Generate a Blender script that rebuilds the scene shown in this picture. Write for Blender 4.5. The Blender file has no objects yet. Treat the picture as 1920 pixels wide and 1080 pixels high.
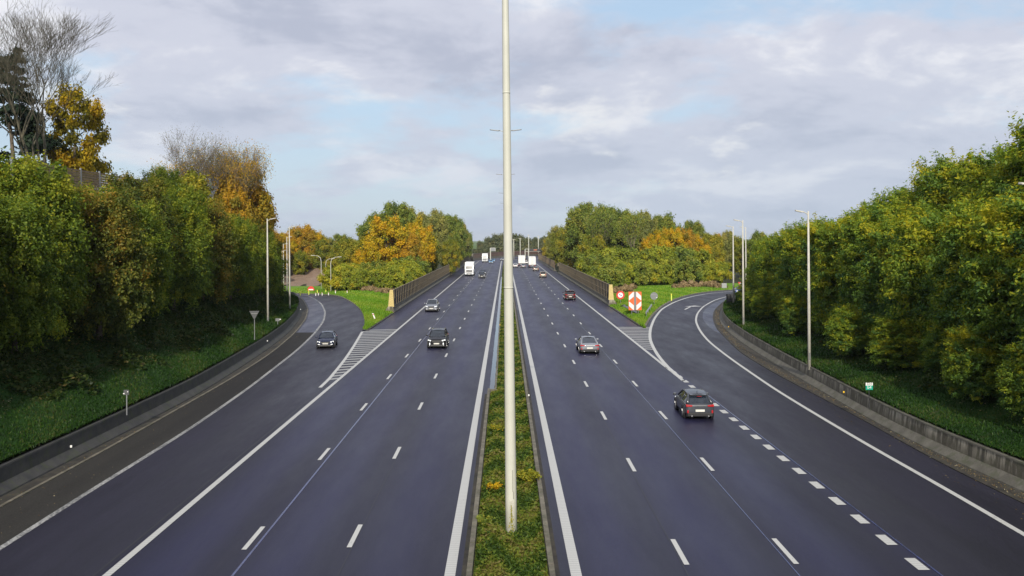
import bpy, bmesh, math, random
import numpy as np
from mathutils import Vector, Matrix
R = math.radians
scene = bpy.context.scene

# ------------------------------------------------------------------ camera
HC, F, VX, VY, TH = 10.5, 1689.0, 947.0, 448.0, 0.0070
cam_d = bpy.data.cameras.new("camera"); cam = bpy.data.objects.new("camera", cam_d)
scene.collection.objects.link(cam); scene.camera = cam
cam.location = (0, 0, HC); cam.rotation_euler = (math.pi / 2, TH, 0)
cam_d.sensor_width = 36; cam_d.lens = F / 1920 * 36
cam_d.shift_x = (960 - VX) / 1920; cam_d.shift_y = -(540 - VY) / 1920
cam_d.clip_start = 0.5; cam_d.clip_end = 6000

# ------------------------------------------------------------------ light
SUN_AZ, SUN_EL = R(180.5), R(28)       # compass bearing of the sun, clockwise from +Y (the road)
world = bpy.data.worlds.new("World"); scene.world = world; world.use_nodes = True
def build_world():
    nt = world.node_tree; N = nt.nodes; L = nt.links; N.clear()
    out = N.new('ShaderNodeOutputWorld'); bg = N.new('ShaderNodeBackground'); bg.inputs[1].default_value = 0.1
    sky = N.new('ShaderNodeTexSky'); sky.sky_type = 'NISHITA'; sky.sun_disc = False
    sky.sun_elevation = SUN_EL; sky.sun_rotation = SUN_AZ; sky.air_density = 1.0; sky.dust_density = 0.6
    tc = N.new('ShaderNodeTexCoord'); sep = N.new('ShaderNodeSeparateXYZ'); L.new(tc.outputs['Generated'], sep.inputs[0])
    def M(op, a, b=None, c=None, cl=False):
        n = N.new('ShaderNodeMath'); n.operation = op; n.use_clamp = cl
        for i, v in enumerate((a, b, c)):
            if v is None: continue
            if isinstance(v, (int, float)): n.inputs[i].default_value = v
            else: L.new(v, n.inputs[i])
        return n.outputs[0]
    zc = M('MAXIMUM', sep.outputs[2], 0.0)
    den = M('ADD', zc, 0.27)
    u = M('DIVIDE', sep.outputs[0], den); v = M('DIVIDE', sep.outputs[1], den)
    cb = N.new('ShaderNodeCombineXYZ'); L.new(u, cb.inputs[0]); L.new(v, cb.inputs[1])
    def noise(scale, detail, rough, loc, dist=0.0, sc=(1, 1, 1)):
        mp = N.new('ShaderNodeMapping'); mp.inputs['Location'].default_value = loc; mp.inputs['Scale'].default_value = sc
        L.new(cb.outputs[0], mp.inputs[0])
        n = N.new('ShaderNodeTexNoise'); n.inputs['Scale'].default_value = scale; n.inputs['Detail'].default_value = detail
        n.inputs['Roughness'].default_value = rough; n.inputs['Distortion'].default_value = dist
        L.new(mp.outputs[0], n.inputs['Vector']); return n.outputs['Fac']
    def ramp(f, pts):
        r = N.new('ShaderNodeValToRGB'); L.new(f, r.inputs[0]); e = r.color_ramp.elements
        while len(e) < len(pts): e.new(0.5)
        for i, (p, c) in enumerate(pts): e[i].position = p; e[i].color = (*c, 1)
        r.color_ramp.interpolation = 'EASE'; return r.outputs[0]
    def mix(f, a, b):
        m = N.new('ShaderNodeMix'); m.data_type = 'RGBA'
        if isinstance(f, (int, float)): m.inputs[0].default_value = f
        else: L.new(f, m.inputs[0])
        for i, q in ((6, a), (7, b)):
            if isinstance(q, tuple): m.inputs[i].default_value = (*q, 1)
            else: L.new(q, m.inputs[i])
        return m.outputs[2]
    n1 = noise(0.95, 9, 0.56, CLOUD_LOC, 0.1)
    cover = ramp(n1, [(0.37, (0.08,) * 3), (0.465, (1,) * 3)])
    n2 = noise(2.1, 8, 0.6, (3.1, 7.7, 1.3), 0.2)
    ccol = ramp(n2, [(0.34, (4.9, 5.3, 6.5)), (0.50, (6.4, 6.7, 7.8)), (0.66, (8.8, 8.9, 9.4))])
    n3 = noise(1.7, 10, 0.62, BRIGHT_LOC, 0.1)
    bright = ramp(n3, [(0.55, (0,) * 3), (0.68, (1,) * 3)])
    ccol = mix(bright, ccol, (9.2, 9.2, 9.3))
    pale = mix(0.5, sky.outputs[0], (6.2, 8.3, 10.6))
    col = mix(cover, pale, ccol)
    # thin veil low down
    hz = M('MULTIPLY', M('SUBTRACT', 0.20, sep.outputs[2]), 4.2, cl=True)
    col = mix(M('MULTIPLY', hz, 0.85), col, (5.0, 5.9, 7.1))
    L.new(col, bg.inputs[0]); L.new(bg.outputs[0], out.inputs[0])
CLOUD_LOC, BRIGHT_LOC = (-17.54, -10.52, 6.89), (4.42, -11.04, 2.98)
build_world()
world.cycles.sampling_method = 'MANUAL'; world.cycles.sample_map_resolution = 512
sun_d = bpy.data.lights.new("sun", 'SUN'); sun = bpy.data.objects.new("sun", sun_d); scene.collection.objects.link(sun)
sun_d.energy = 4.4; sun_d.angle = R(0.6); sun_d.color = (1.0, 0.93, 0.80)
sd = Vector((math.sin(SUN_AZ) * math.cos(SUN_EL), math.cos(SUN_AZ) * math.cos(SUN_EL), math.sin(SUN_EL)))
sun.rotation_euler = sd.to_track_quat('Z', 'Y').to_euler()
vs = scene.view_settings; vs.view_transform = 'Standard'; vs.look = 'None'; vs.gamma = 1; vs.exposure = 0.0
cy = scene.cycles; cy.max_bounces = 6; cy.diffuse_bounces = 3; cy.glossy_bounces = 3; cy.transmission_bounces = 4
cy.transparent_max_bounces = 8; cy.caustics_reflective = False; cy.caustics_refractive = False

# ------------------------------------------------------------------ helpers
def at(px, py, z=0.0):
    """pixel of the 1920x1080 photograph -> point at height z"""
    x, y = px - VX, py - VY; c, s = math.cos(TH), math.sin(TH)
    a, b = x * c - y * s, x * s + y * c
    Y = F * (HC - z) / b
    return (a * Y / F, Y, z)
def atY(px, py, Y):
    """pixel -> point at distance Y"""
    x, y = px - VX, py - VY; c, s = math.cos(TH), math.sin(TH)
    a, b = x * c - y * s, x * s + y * c
    return (a * Y / F, Y, HC - b * Y / F)
def link(o): scene.collection.objects.link(o); return o
def tag(o, label=None, cat=None, group=None, kind=None):
    if label: o['label'] = label
    if cat: o['category'] = cat
    if group: o['group'] = group
    if kind: o['kind'] = kind
    return o
def thing(name, loc, label, cat, group=None, rz=0.0):
    o = link(bpy.data.objects.new(name, None)); o.location = loc; o.rotation_euler = (0, 0, rz); o.empty_display_size = 0.3
    return tag(o, label, cat, group)
def lerp(a, b, t): return a + (b - a) * t

class MB:
    def __init__(s): s.v = []; s.f = []; s.m = []
    def add(s, vs, fs, mi=0):
        o = len(s.v); s.v += [tuple(p) for p in vs]; s.f += [tuple(i + o for i in f) for f in fs]; s.m += [mi] * len(fs); return s
    def box(s, c, d, mi=0, rz=0.0, rx=0.0):
        x, y, z = d[0] / 2, d[1] / 2, d[2] / 2
        P = [Vector((i * x, j * y, k * z)) for k in (-1, 1) for j in (-1, 1) for i in (-1, 1)]
        if rx: P = [Matrix.Rotation(rx, 3, 'X') @ p for p in P]
        if rz: P = [Matrix.Rotation(rz, 3, 'Z') @ p for p in P]
        P = [p + Vector(c) for p in P]
        return s.add(P, [(0, 2, 3, 1), (4, 5, 7, 6), (0, 1, 5, 4), (2, 6, 7, 3), (0, 4, 6, 2), (1, 3, 7, 5)], mi)
    def tube(s, pts, rad, n=8, mi=0, cap=True):
        pts = [Vector(p) for p in pts]; base = len(s.v); prev = None
        for i, p in enumerate(pts):
            d = (pts[min(i + 1, len(pts) - 1)] - pts[max(i - 1, 0)]).normalized()
            if prev is None:
                a = Vector((0, 0, 1)) if abs(d.z) < 0.9 else Vector((1, 0, 0)); u = d.cross(a).normalized()
            else:
                u = (prev - d * prev.dot(d)).normalized()
            prev = u; w = d.cross(u); r = rad[i] if isinstance(rad, (list, tuple)) else rad
            for k in range(n):
                t = 2 * math.pi * k / n; s.v.append(tuple(p + (u * math.cos(t) + w * math.sin(t)) * r))
        for i in range(len(pts) - 1):
            for k in range(n):
                a = base + i * n + k; b = base + i * n + (k + 1) % n
                s.f.append((a, b, b + n, a + n)); s.m.append(mi)
        if cap:
            s.f.append(tuple(base + k for k in reversed(range(n)))); s.m.append(mi)
            s.f.append(tuple(base + (len(pts) - 1) * n + k for k in range(n))); s.m.append(mi)
        return s
    def cyl(s, c, axis, r, h, n=16, mi=0):
        c = Vector(c); a = Vector(axis).normalized()
        return s.tube([c - a * h / 2, c + a * h / 2], r, n, mi)
    def poly(s, pts, axis, th, mi=0):
        """extrude a planar polygon (list of 3d points) along axis by th"""
        a = Vector(axis).normalized() * th; n = len(pts); P = [Vector(p) for p in pts]
        s.add(P + [p + a for p in P], [tuple(range(n))[::-1], tuple(range(n, 2 * n))] +
              [(i, (i + 1) % n, n + (i + 1) % n, n + i) for i in range(n)], mi)
        return s
    def build(s, name, mats, parent=None, smooth=False, bevel=0.0, fix=True):
        me = bpy.data.meshes.new(name); me.from_pydata(s.v, [], s.f)
        if not isinstance(mats, (list, tuple)): mats = [mats]
        for m in mats: me.materials.append(m)
        me.polygons.foreach_set('material_index', s.m)
        if fix:
            bm = bmesh.new(); bm.from_mesh(me); bmesh.ops.recalc_face_normals(bm, faces=bm.faces); bm.to_mesh(me); bm.free()
        if smooth: me.shade_smooth()
        o = link(bpy.data.objects.new(name, me))
        if parent: o.parent = parent
        if bevel:
            b = o.modifiers.new('bevel', 'BEVEL'); b.width = bevel; b.segments = 2; b.limit_method = 'ANGLE'; b.angle_limit = R(35)
        return o
def copy_tree(o, parent=None):
    c = o.copy(); link(c); c.parent = parent
    for k in ('label',):
        if k in c and parent is None: del c[k]
    for ch in list(o.children): copy_tree(ch, c)
    return c

# ------------------------------------------------------------------ materials
def newmat(name):
    m = bpy.data.materials.new(name); m.use_nodes = True; nt = m.node_tree
    b = nt.nodes['Principled BSDF']; return m, nt, nt.nodes, nt.links, b
def plain(name, col, rough=0.5, metal=0.0, emit=0.0, var=0.06, scale=6.0, coat=0.0):
    m, nt, N, L, b = newmat(name)
    b.inputs['Roughness'].default_value = rough; b.inputs['Metallic'].default_value = metal
    if coat: b.inputs['Coat Weight'].default_value = coat; b.inputs['Coat Roughness'].default_value = 0.06
    tc = N.new('ShaderNodeTexCoord'); n = N.new('ShaderNodeTexNoise'); n.inputs['Scale'].default_value = scale; n.inputs['Detail'].default_value = 4
    L.new(tc.outputs['Object'], n.inputs['Vector'])
    r = N.new('ShaderNodeValToRGB'); e = r.color_ramp.elements
    e[0].position = 0.3; e[1].position = 0.7
    e[0].color = (*[max(0, c * (1 - var)) for c in col], 1); e[1].color = (*[min(1, c * (1 + var)) for c in col], 1)
    L.new(n.outputs['Fac'], r.inputs[0]); L.new(r.outputs[0], b.inputs['Base Color'])
    if emit: b.inputs['Emission Color'].default_value = (*col, 1); b.inputs['Emission Strength'].default_value = emit
    return m
def nz(N, L, vec, scale, detail=5, rough=0.6, sc=None, loc=None):
    if sc or loc:
        mp = N.new('ShaderNodeMapping'); L.new(vec, mp.inputs[0])
        if sc: mp.inputs['Scale'].default_value = sc
        if loc: mp.inputs['Location'].default_value = loc
        vec = mp.outputs[0]
    n = N.new('ShaderNodeTexNoise'); n.inputs['Scale'].default_value = scale; n.inputs['Detail'].default_value = detail
    n.inputs['Roughness'].default_value = rough; L.new(vec, n.inputs['Vector']); return n.outputs['Fac']
def rmp(N, L, f, pts):
    r = N.new('ShaderNodeValToRGB'); L.new(f, r.inputs[0]); e = r.color_ramp.elements
    while len(e) < len(pts): e.new(0.5)
    for i, (p, c) in enumerate(pts): e[i].position = p; e[i].color = (*((c,) * 3 if isinstance(c, (int, float)) else c), 1)
    return r.outputs[0]
def mx(N, L, f, a, b, bt='MIX'):
    m = N.new('ShaderNodeMix'); m.data_type = 'RGBA'; m.blend_type = bt
    if isinstance(f, (int, float)): m.inputs[0].default_value = f
    else: L.new(f, m.inputs[0])
    for i, q in ((6, a), (7, b)):
        if isinstance(q, tuple): m.inputs[i].default_value = (*q, 1)
        else: L.new(q, m.inputs[i])
    return m.outputs[2]
def bump(N, L, b, h, strength=0.3, dist=0.02):
    n = N.new('ShaderNodeBump'); n.inputs['Strength'].default_value = strength; n.inputs['Distance'].default_value = dist
    L.new(h, n.inputs['Height']); L.new(n.outputs[0], b.inputs['Normal'])

def asphalt(name, dark, light, rough=(0.42, 0.6), lanes=True, sp=0.5):
    """bituminous surfacing: aggregate grain, broad lane-wise wear, faint long streaks and blotches"""
    m, nt, N, L, b = newmat(name)
    tc = N.new('ShaderNodeTexCoord'); P = tc.outputs['Object']
    big = nz(N, L, P, 0.05, 6, 0.6, sc=(1, 0.35, 1)); fine = nz(N, L, P, 22, 3, 0.8)
    streak = nz(N, L, P, 0.9, 3, 0.45, sc=(1.0, 0.01, 1)); blot = nz(N, L, P, 0.5, 7, 0.7, sc=(1, 0.18, 1)); grit = nz(N, L, P, 7, 5, 0.8)
    fac = big
    if lanes:
        sep = N.new('ShaderNodeSeparateXYZ'); L.new(P, sep.inputs[0])
        a = N.new('ShaderNodeMath'); a.operation = 'MULTIPLY_ADD'; L.new(sep.outputs[0], a.inputs[0]); a.inputs[1].default_value = 2 * math.pi / 3.57; a.inputs[2].default_value = 2 * math.pi * 5.55 / 3.57
        c_ = N.new('ShaderNodeMath'); c_.operation = 'COSINE'; L.new(a.outputs[0], c_.inputs[0])
        d_ = N.new('ShaderNodeMath'); d_.operation = 'MULTIPLY_ADD'; L.new(c_.outputs[0], d_.inputs[0]); d_.inputs[1].default_value = -0.15; L.new(big, d_.inputs[2]); fac = d_.outputs[0]
    c = rmp(N, L, fac, [(0.32, dark), (0.66, light)])
    c = mx(N, L, 0.8, c, rmp(N, L, fine, [(0.32, 0.15), (0.68, 0.85)]), 'OVERLAY')
    c = mx(N, L, 0.45, c, rmp(N, L, grit, [(0.3, 0.25), (0.7, 0.75)]), 'OVERLAY')
    c = mx(N, L, 0.22, c, rmp(N, L, streak, [(0.38, 0.30), (0.62, 0.64)]), 'OVERLAY')
    c = mx(N, L, 0.18, c, rmp(N, L, blot, [(0.35, 0.3), (0.65, 0.7)]), 'OVERLAY')
    L.new(c, b.inputs['Base Color']); b.inputs['Specular IOR Level'].default_value = sp
    b.inputs['Specular Tint'].default_value = (0.72, 0.70, 1.0, 1)
    rr = N.new('ShaderNodeMapRange'); L.new(blot, rr.inputs[0]); rr.inputs[1].default_value = 0.35; rr.inputs[2].default_value = 0.65
    rr.inputs[3].default_value = rough[0]; rr.inputs[4].default_value = rough[1]; L.new(rr.outputs[0], b.inputs['Roughness'])
    bump(N, L, b, fine, 0.3, 0.01); return m
def paintline(name, wear=0.42, rib=0.0, col=(0.50, 0.50, 0.48)):
    m, nt, N, L, b = newmat(name); tc = N.new('ShaderNodeTexCoord'); P = tc.outputs['Object']
    n = nz(N, L, P, 9, 6, 0.75); n2 = nz(N, L, P, 0.7, 4, 0.6)
    s = N.new('ShaderNodeMath'); s.operation = 'MULTIPLY_ADD'; L.new(n2, s.inputs[0]); s.inputs[1].default_value = 0.35; L.new(n, s.inputs[2])
    f = rmp(N, L, s.outputs[0], [(wear + 0.08, 0.0), (wear + 0.20, 1.0)])
    c = mx(N, L, f, (0.10, 0.10, 0.105), col)
    if rib:
        w = N.new('ShaderNodeTexWave'); w.bands_direction = 'Y'; w.inputs['Scale'].default_value = rib; w.inputs['Distortion'].default_value = 0.4
        L.new(P, w.inputs['Vector'])
        c = mx(N, L, rmp(N, L, w.outputs['Fac'], [(0.10, 0.20), (0.45, 0.0)]), c, (0.09, 0.09, 0.1))
    L.new(c, b.inputs['Base Color']); b.inputs['Roughness'].default_value = 0.55; return m
def concrete(name, c0, c1, streaks=0.0, moss=0.0):
    m, nt, N, L, b = newmat(name); tc = N.new('ShaderNodeTexCoord'); P = tc.outputs['Object']
    n = nz(N, L, P, 1.3, 7, 0.65); f = nz(N, L, P, 14, 4, 0.7)
    c = rmp(N, L, n, [(0.35, c0), (0.65, c1)])
    c = mx(N, L, 0.3, c, rmp(N, L, f, [(0.35, 0.3), (0.65, 0.7)]), 'OVERLAY')
    if streaks:
        st = nz(N, L, P, 3.0, 5, 0.7, sc=(1, 1, 0.12)); sep = N.new('ShaderNodeSeparateXYZ'); L.new(P, sep.inputs[0])
        up = N.new('ShaderNodeMapRange'); L.new(sep.outputs[2], up.inputs[0]); up.inputs[1].default_value = 0.30; up.inputs[2].default_value = 0.8
        mm = N.new('ShaderNodeMath'); mm.operation = 'MULTIPLY'; L.new(rmp(N, L, st, [(0.47, 0.0), (0.60, streaks)]), mm.inputs[0]); L.new(up.outputs[0], mm.inputs[1])
        c = mx(N, L, mm.outputs[0], c, (0.42, 0.38, 0.30))
        drip = nz(N, L, P, 2.2, 5, 0.7, sc=(1, 1, 0.1), loc=(5, 5, 0))
        c = mx(N, L, rmp(N, L, drip, [(0.52, 0.0), (0.66, 0.55)]), c, (0.035, 0.033, 0.028))
    if moss:
        mo = nz(N, L, P, 2.2, 6, 0.7, loc=(3, 9, 1)); c = mx(N, L, rmp(N, L, mo, [(0.5, 0.0), (0.62, moss)]), c, (0.05, 0.062, 0.02))
    L.new(c, b.inputs['Base Color']); b.inputs['Roughness'].default_value = 0.8; bump(N, L, b, f, 0.3, 0.02); return m
def grassmat(name, pts, scale=0.35, patch=(0.10, 0.075, 0.035), pf=0.5):
    m, nt, N, L, b = newmat(name); tc = N.new('ShaderNodeTexCoord'); P = tc.outputs['Object']
    n = nz(N, L, P, scale, 7, 0.62); f = nz(N, L, P, 7, 5, 0.75); q = nz(N, L, P, 0.5, 6, 0.7, loc=(4, 8, 2))
    c = rmp(N, L, n, pts); c = mx(N, L, 0.55, c, rmp(N, L, f, [(0.3, 0.22), (0.7, 0.78)]), 'OVERLAY')
    c = mx(N, L, rmp(N, L, q, [(0.56, 0.0), (0.70, pf)]), c, patch)
    L.new(c, b.inputs['Base Color']); b.inputs['Roughness'].default_value = 0.9; b.inputs['Specular IOR Level'].default_value = 0.2
    bump(N, L, b, f, 0.8, 0.08); return m
def leafmat(name, pts, shift=0.10, trans=0.28, sat=1.0):
    m, nt, N, L, b = newmat(name); N.remove(b)
    at_ = N.new('ShaderNodeAttribute'); at_.attribute_name = 'tint'; oi = N.new('ShaderNodeObjectInfo')
    a = N.new('ShaderNodeMath'); a.operation = 'MULTIPLY_ADD'; L.new(oi.outputs['Random'], a.inputs[0]); a.inputs[1].default_value = shift; L.new(at_.outputs['Fac'], a.inputs[2])
    s = N.new('ShaderNodeMath'); s.operation = 'SUBTRACT'; L.new(a.outputs[0], s.inputs[0]); s.inputs[1].default_value = shift / 2
    c = rmp(N, L, s.outputs[0], pts)
    d = N.new('ShaderNodeBsdfDiffuse'); t = N.new('ShaderNodeBsdfTranslucent'); g = N.new('ShaderNodeBsdfGlossy'); g.inputs['Roughness'].default_value = 0.5
    g.inputs['Color'].default_value = (0.6, 0.6, 0.6, 1)
    L.new(c, d.inputs[0]); L.new(mx(N, L, 1.0, c, (1.0, 1.05, 0.6), 'MULTIPLY'), t.inputs[0])
    m1 = N.new('ShaderNodeMixShader'); m1.inputs[0].default_value = trans; L.new(d.outputs[0], m1.inputs[1]); L.new(t.outputs[0], m1.inputs[2])
    m2 = N.new('ShaderNodeMixShader'); m2.inputs[0].default_value = 0.018; L.new(m1.outputs[0], m2.inputs[1]); L.new(g.outputs[0], m2.inputs[2])
    L.new(m2.outputs[0], N['Material Output'].inputs[0]); return m

A_MAIN = asphalt('asphalt_main', (0.0125, 0.0115, 0.0230), (0.0190, 0.0185, 0.0500), (0.40, 0.50), sp=.30)
A_RAMP = asphalt('asphalt_ramp', (0.0130, 0.0125, 0.0170), (0.0240, 0.0225, 0.0360), (0.40, 0.58), False, .35)
A_OLD = asphalt('asphalt_old', (0.020, 0.019, 0.016), (0.038, 0.036, 0.030), (0.7, 0.85), False, .2)
A_WET = asphalt('asphalt_wet', (0.015, 0.015, 0.034), (0.026, 0.026, 0.056), (0.28, 0.46), False, .4)
M_TAR = plain('tar_joint', (0.045, 0.055, 0.15), 0.2, var=0.4)
M_SEAM = plain('dark_seam', (0.022, 0.022, 0.028), 0.5, var=0.3)
M_LINE = paintline('road_paint', 0.36); M_HATCH = paintline('hatch_paint', 0.42, col=(0.36, 0.36, 0.35)); M_RIB = paintline('ribbed_paint', 0.34, rib=1.6); M_WORN = paintline('worn_paint', 0.53, col=(0.40, 0.40, 0.39))
M_CONC = concrete('barrier_concrete', (0.085, 0.074, 0.052), (0.14, 0.125, 0.09), 0.9, 0.3)
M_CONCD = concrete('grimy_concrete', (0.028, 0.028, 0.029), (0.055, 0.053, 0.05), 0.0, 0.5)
M_CONCF = concrete('grey_brown_concrete', (0.085, 0.078, 0.062), (0.14, 0.13, 0.105), 0.0, 0.5)  # concrete of its own grey-brown tone, with moss, for feet and bases
M_KERB = concrete('kerb_concrete', (0.09, 0.08, 0.058), (0.19, 0.17, 0.13), 0.0, 0.35)
M_GUT = concrete('gutter_silt', (0.016, 0.014, 0.012), (0.055, 0.046, 0.034), 0.0, 0.2)
M_GRASS = grassmat('verge_grass', [(0.3, (0.009, 0.030, 0.004)), (0.55, (0.017, 0.054, 0.006)), (0.75, (0.034, 0.060, 0.010))], pf=0.65)  # verge green darkened in the colour to stand for shade on the banks
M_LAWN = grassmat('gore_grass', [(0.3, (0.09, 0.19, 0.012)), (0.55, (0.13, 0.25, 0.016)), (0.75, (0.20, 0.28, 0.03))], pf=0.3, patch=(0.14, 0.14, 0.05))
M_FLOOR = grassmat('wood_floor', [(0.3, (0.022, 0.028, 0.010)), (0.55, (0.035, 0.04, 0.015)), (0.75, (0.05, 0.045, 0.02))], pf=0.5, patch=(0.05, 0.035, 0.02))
M_FIELD = grassmat('far_field', [(0.3, (0.06, 0.11, 0.02)), (0.6, (0.10, 0.16, 0.03)), (0.8, (0.14, 0.16, 0.05))], scale=0.02, pf=0.4)
M_DIRT = grassmat('dry_bank', [(0.3, (0.20, 0.14, 0.10)), (0.55, (0.27, 0.19, 0.14)), (0.75, (0.30, 0.24, 0.17))], pf=0.3, patch=(0.12, 0.12, 0.04))
M_WATER, _, _n, _l, _b = newmat('still_water'); _b.inputs['Base Color'].default_value = (0.03, 0.035, 0.045, 1); _b.inputs['Roughness'].default_value = 0.04
_tc = _n.new('ShaderNodeTexCoord'); bump(_n, _l, _b, nz(_n, _l, _tc.outputs['Object'], 6, 3), 0.08, 0.01)
M_BARK = plain('bark', (0.12, 0.095, 0.07), 0.9, var=0.4, scale=3); M_BARKP = plain('pale_bark', (0.26, 0.22, 0.16), 0.9, var=0.35, scale=3)
M_BARKO = plain('olive_bark', (0.085, 0.075, 0.048), 0.9, var=0.3)
M_BARKG = plain('grey_twigs', (0.17, 0.14, 0.115), 0.9, var=0.3)
M_POLE = plain('painted_pole', (0.53, 0.53, 0.46), .55, var=.05, scale=1.5); M_POLE2 = concrete('galvanised_pole', (0.42, 0.41, 0.36), (0.56, 0.54, 0.47))
M_GREY = plain('grey_metal', (0.22, 0.23, 0.24), 0.45, 0.5); M_DKM = plain('dark_metal', (0.03, 0.032, 0.036), 0.5)
M_DGREY = plain('shade_darkened_metal', (0.10, 0.105, 0.11), 0.6, 0.3)  # grey metal darkened in its colour for sign backs in the left bank's shade
M_STEEL = plain('zinc_steel', (0.42, 0.43, 0.44), 0.4, 0.7); M_WHITE = plain('white_sheet', (0.78, 0.78, 0.76), 0.5)
M_ORANGE = plain('orange_sheet', (0.80, 0.13, 0.03), 0.5); M_REDS = plain('red_sheet', (0.62, 0.03, 0.025), 0.5); M_GREENS = plain('green_sheet', (0.0, 0.33, 0.22), 0.5)
M_BLUES = plain('blue_sheet', (0.03, 0.10, 0.42), 0.5); M_BLACK = plain('black_paint', (0.015, 0.015, 0.017), 0.5); M_YEL = plain('yellow_reflector', (0.80, 0.50, 0.03), 0.35)
M_YPOST = plain('yellow_steel', (0.55, 0.43, 0.17), 0.6, var=0.15); M_RIBS = plain('buff_ribs', (0.26, 0.21, 0.13), 0.7, var=0.2)
M_PANEL = plain('dark_panel', (0.020, 0.017, 0.015), 0.8, var=0.3); M_PANELB = plain('brown_panel', (0.12, 0.065, 0.05), 0.8, var=0.25, scale=0.6)
M_WOOD = plain('weathered_boards', (0.24, 0.165, 0.09), 0.85, var=0.3, scale=2.5)

# ------------------------------------------------------------------ alignments traced on the road plane
def curve(pix, extra_near=None, extra_far=None):
    P = [at(x, y)[:2] for x, y in pix]; P.sort(key=lambda p: p[1])
    if extra_near: P = list(extra_near) + P
    if extra_far: P = P + list(extra_far)
    P = np.array(P)
    s = np.concatenate([[0], np.cumsum(np.hypot(*np.diff(P, axis=0).T))])
    # Catmull-Rom style smooth resample
    t = np.arange(0, s[-1], 1.5); X = np.interp(t, s, P[:, 0]); Y = np.interp(t, s, P[:, 1])
    k = np.hanning(9); k /= k.sum()
    for _ in range(2):
        Xp = np.pad(X, 4, mode='edge'); Yp = np.pad(Y, 4, mode='edge')
        X2 = np.convolve(Xp, k, 'valid'); Y2 = np.convolve(Yp, k, 'valid')
        X2[:5] = X[:5]; Y2[:5] = Y[:5]; X2[-5:] = X[-5:]; Y2[-5:] = Y[-5:]; X, Y = X2, Y2
    return np.stack([X, Y], 1)
WL = curve([(0, 932), (200, 830), (367, 743), (440, 697), (503, 655), (543, 623), (563, 597), (567.5, 580), (563, 567), (557, 557)],
           [(-20.0, -60), (-20.05, 0)], [(-50, 175), (-63, 186), (-80, 197)])
WR = curve([(1920, 923), (1780, 864), (1647, 797), (1460, 687.5), (1390, 643), (1358, 617), (1348, 600), (1350, 585), (1362, 568), (1377, 558), (1393, 552)],
           [(21.3, -60), (21.3, 0)], [(58, 179), (80, 188)])
KL = curve([(680, 620), (685, 608), (682, 592), (673, 578), (660, 568), (640, 557), (623, 553)], None, [(-42, 178), (-56, 188), (-76, 200)])
KR = curve([(1207, 613), (1214, 600), (1224, 588), (1240, 574), (1262, 562), (1290, 553.5), (1323, 547.5), (1357, 544.5), (1390, 543)], None, [(60, 193), (80, 197)])
GL = curve([(0, 950), (183, 852), (417, 720), (455, 697), (510, 661), (552, 625), (573, 598), (577, 580), (571, 567), (563, 557)], [(-19.5, -60), (-19.5, 0)])
GR = curve([(1920, 942), (1780, 877), (1613, 783), (1457, 702), (1390, 662), (1345, 617), (1337, 597), (1340, 582), (1355, 567), (1375, 556.5)], [(20.7, -60), (20.7, 0)])
SL = curve([(0, 1029), (160, 926), (263, 863), (363, 800), (477, 720), (490, 709), (557, 657), (590, 625), (607, 602), (610, 585), (603, 570), (590, 560), (578, 555)], [(-17.0, -60), (-17.0, 10)], [(-38, 173), (-52, 184)])
SR = curve([(1920, 1003), (1780, 920), (1657, 852), (1513, 767), (1437, 720), (1423, 709), (1390, 687), (1357, 663), (1328, 640), (1312, 620), (1304, 602), (1307, 588), (1318, 575), (1340, 562.5), (1363, 556), (1393, 551)], [(18.1, -60), (18.1, 10)], [(60, 182)])
GOL = curve([(600, 727), (617, 711), (645, 677), (663, 650), (680, 621)])       # left gore, ramp side line
GOR = curve([(1277, 710), (1247, 684), (1230, 662), (1218, 637), (1219, 617), (1227, 597), (1240, 580), (1263, 567), (1290, 557.5), (1323, 551), (1357, 547.5), (1390, 546)], None, [(62, 187)])
XL_EDGE, XR_EDGE = at(333, 967)[0], at(1240, 683)[0]
def fy(C):
    o = np.argsort(C[:, 1]); return lambda y: float(np.interp(y, C[o, 1], C[o, 0]))
wl, wr, kl, kr, gl, gr, sl, sr, gol, gor_ = map(fy, (WL, WR, KL, KR, GL, GR, SL, SR, GOL, GOR))
def cx(Y):   # the motorway bends to the right in the far distance
    return 0.0 if Y < 425 else (Y - 425) ** 2 / 520.0
def sweep(C, prof, closed=False):
    """sweep profile [(offset to the left normal, z)] along polyline C; returns verts, faces"""
    T = np.gradient(C, axis=0); T /= np.hypot(T[:, 0], T[:, 1])[:, None]; Nn = np.stack([-T[:, 1], T[:, 0]], 1)
    V = []; Fc = []; k = len(prof)
    for i in range(len(C)):
        for u, z in prof: V.append((C[i, 0] + Nn[i, 0] * u, C[i, 1] + Nn[i, 1] * u, z))
    for i in range(len(C) - 1):
        for j in range(k - (0 if closed else 1)):
            a = i * k + j; b = i * k + (j + 1) % k; Fc.append((a, b, b + k, a + k))
    return V, Fc
def rows(ys, left, right, z, n=1, zf=None):
    V = []; Fc = []
    for y in ys:
        a, b = left(y), right(y)
        for j in range(n + 1):
            x = lerp(a, b, j / n); V.append((x, y, z + (zf(x, y, j / n) if zf else 0)))
    for i in range(len(ys) - 1):
        for j in range(n):
            a = i * (n + 1) + j; Fc.append((a, a + 1, a + n + 2, a + n + 1))
    return V, Fc
def struct(name, V, Fc, mat, parent=None, smooth=False):
    o = MB().add(V, Fc).build(name, mat, parent, smooth)
    if not parent: o['kind'] = 'structure'
    return o
def fr(a, b, st): return list(np.arange(a, b, st)) + [b]

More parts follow.
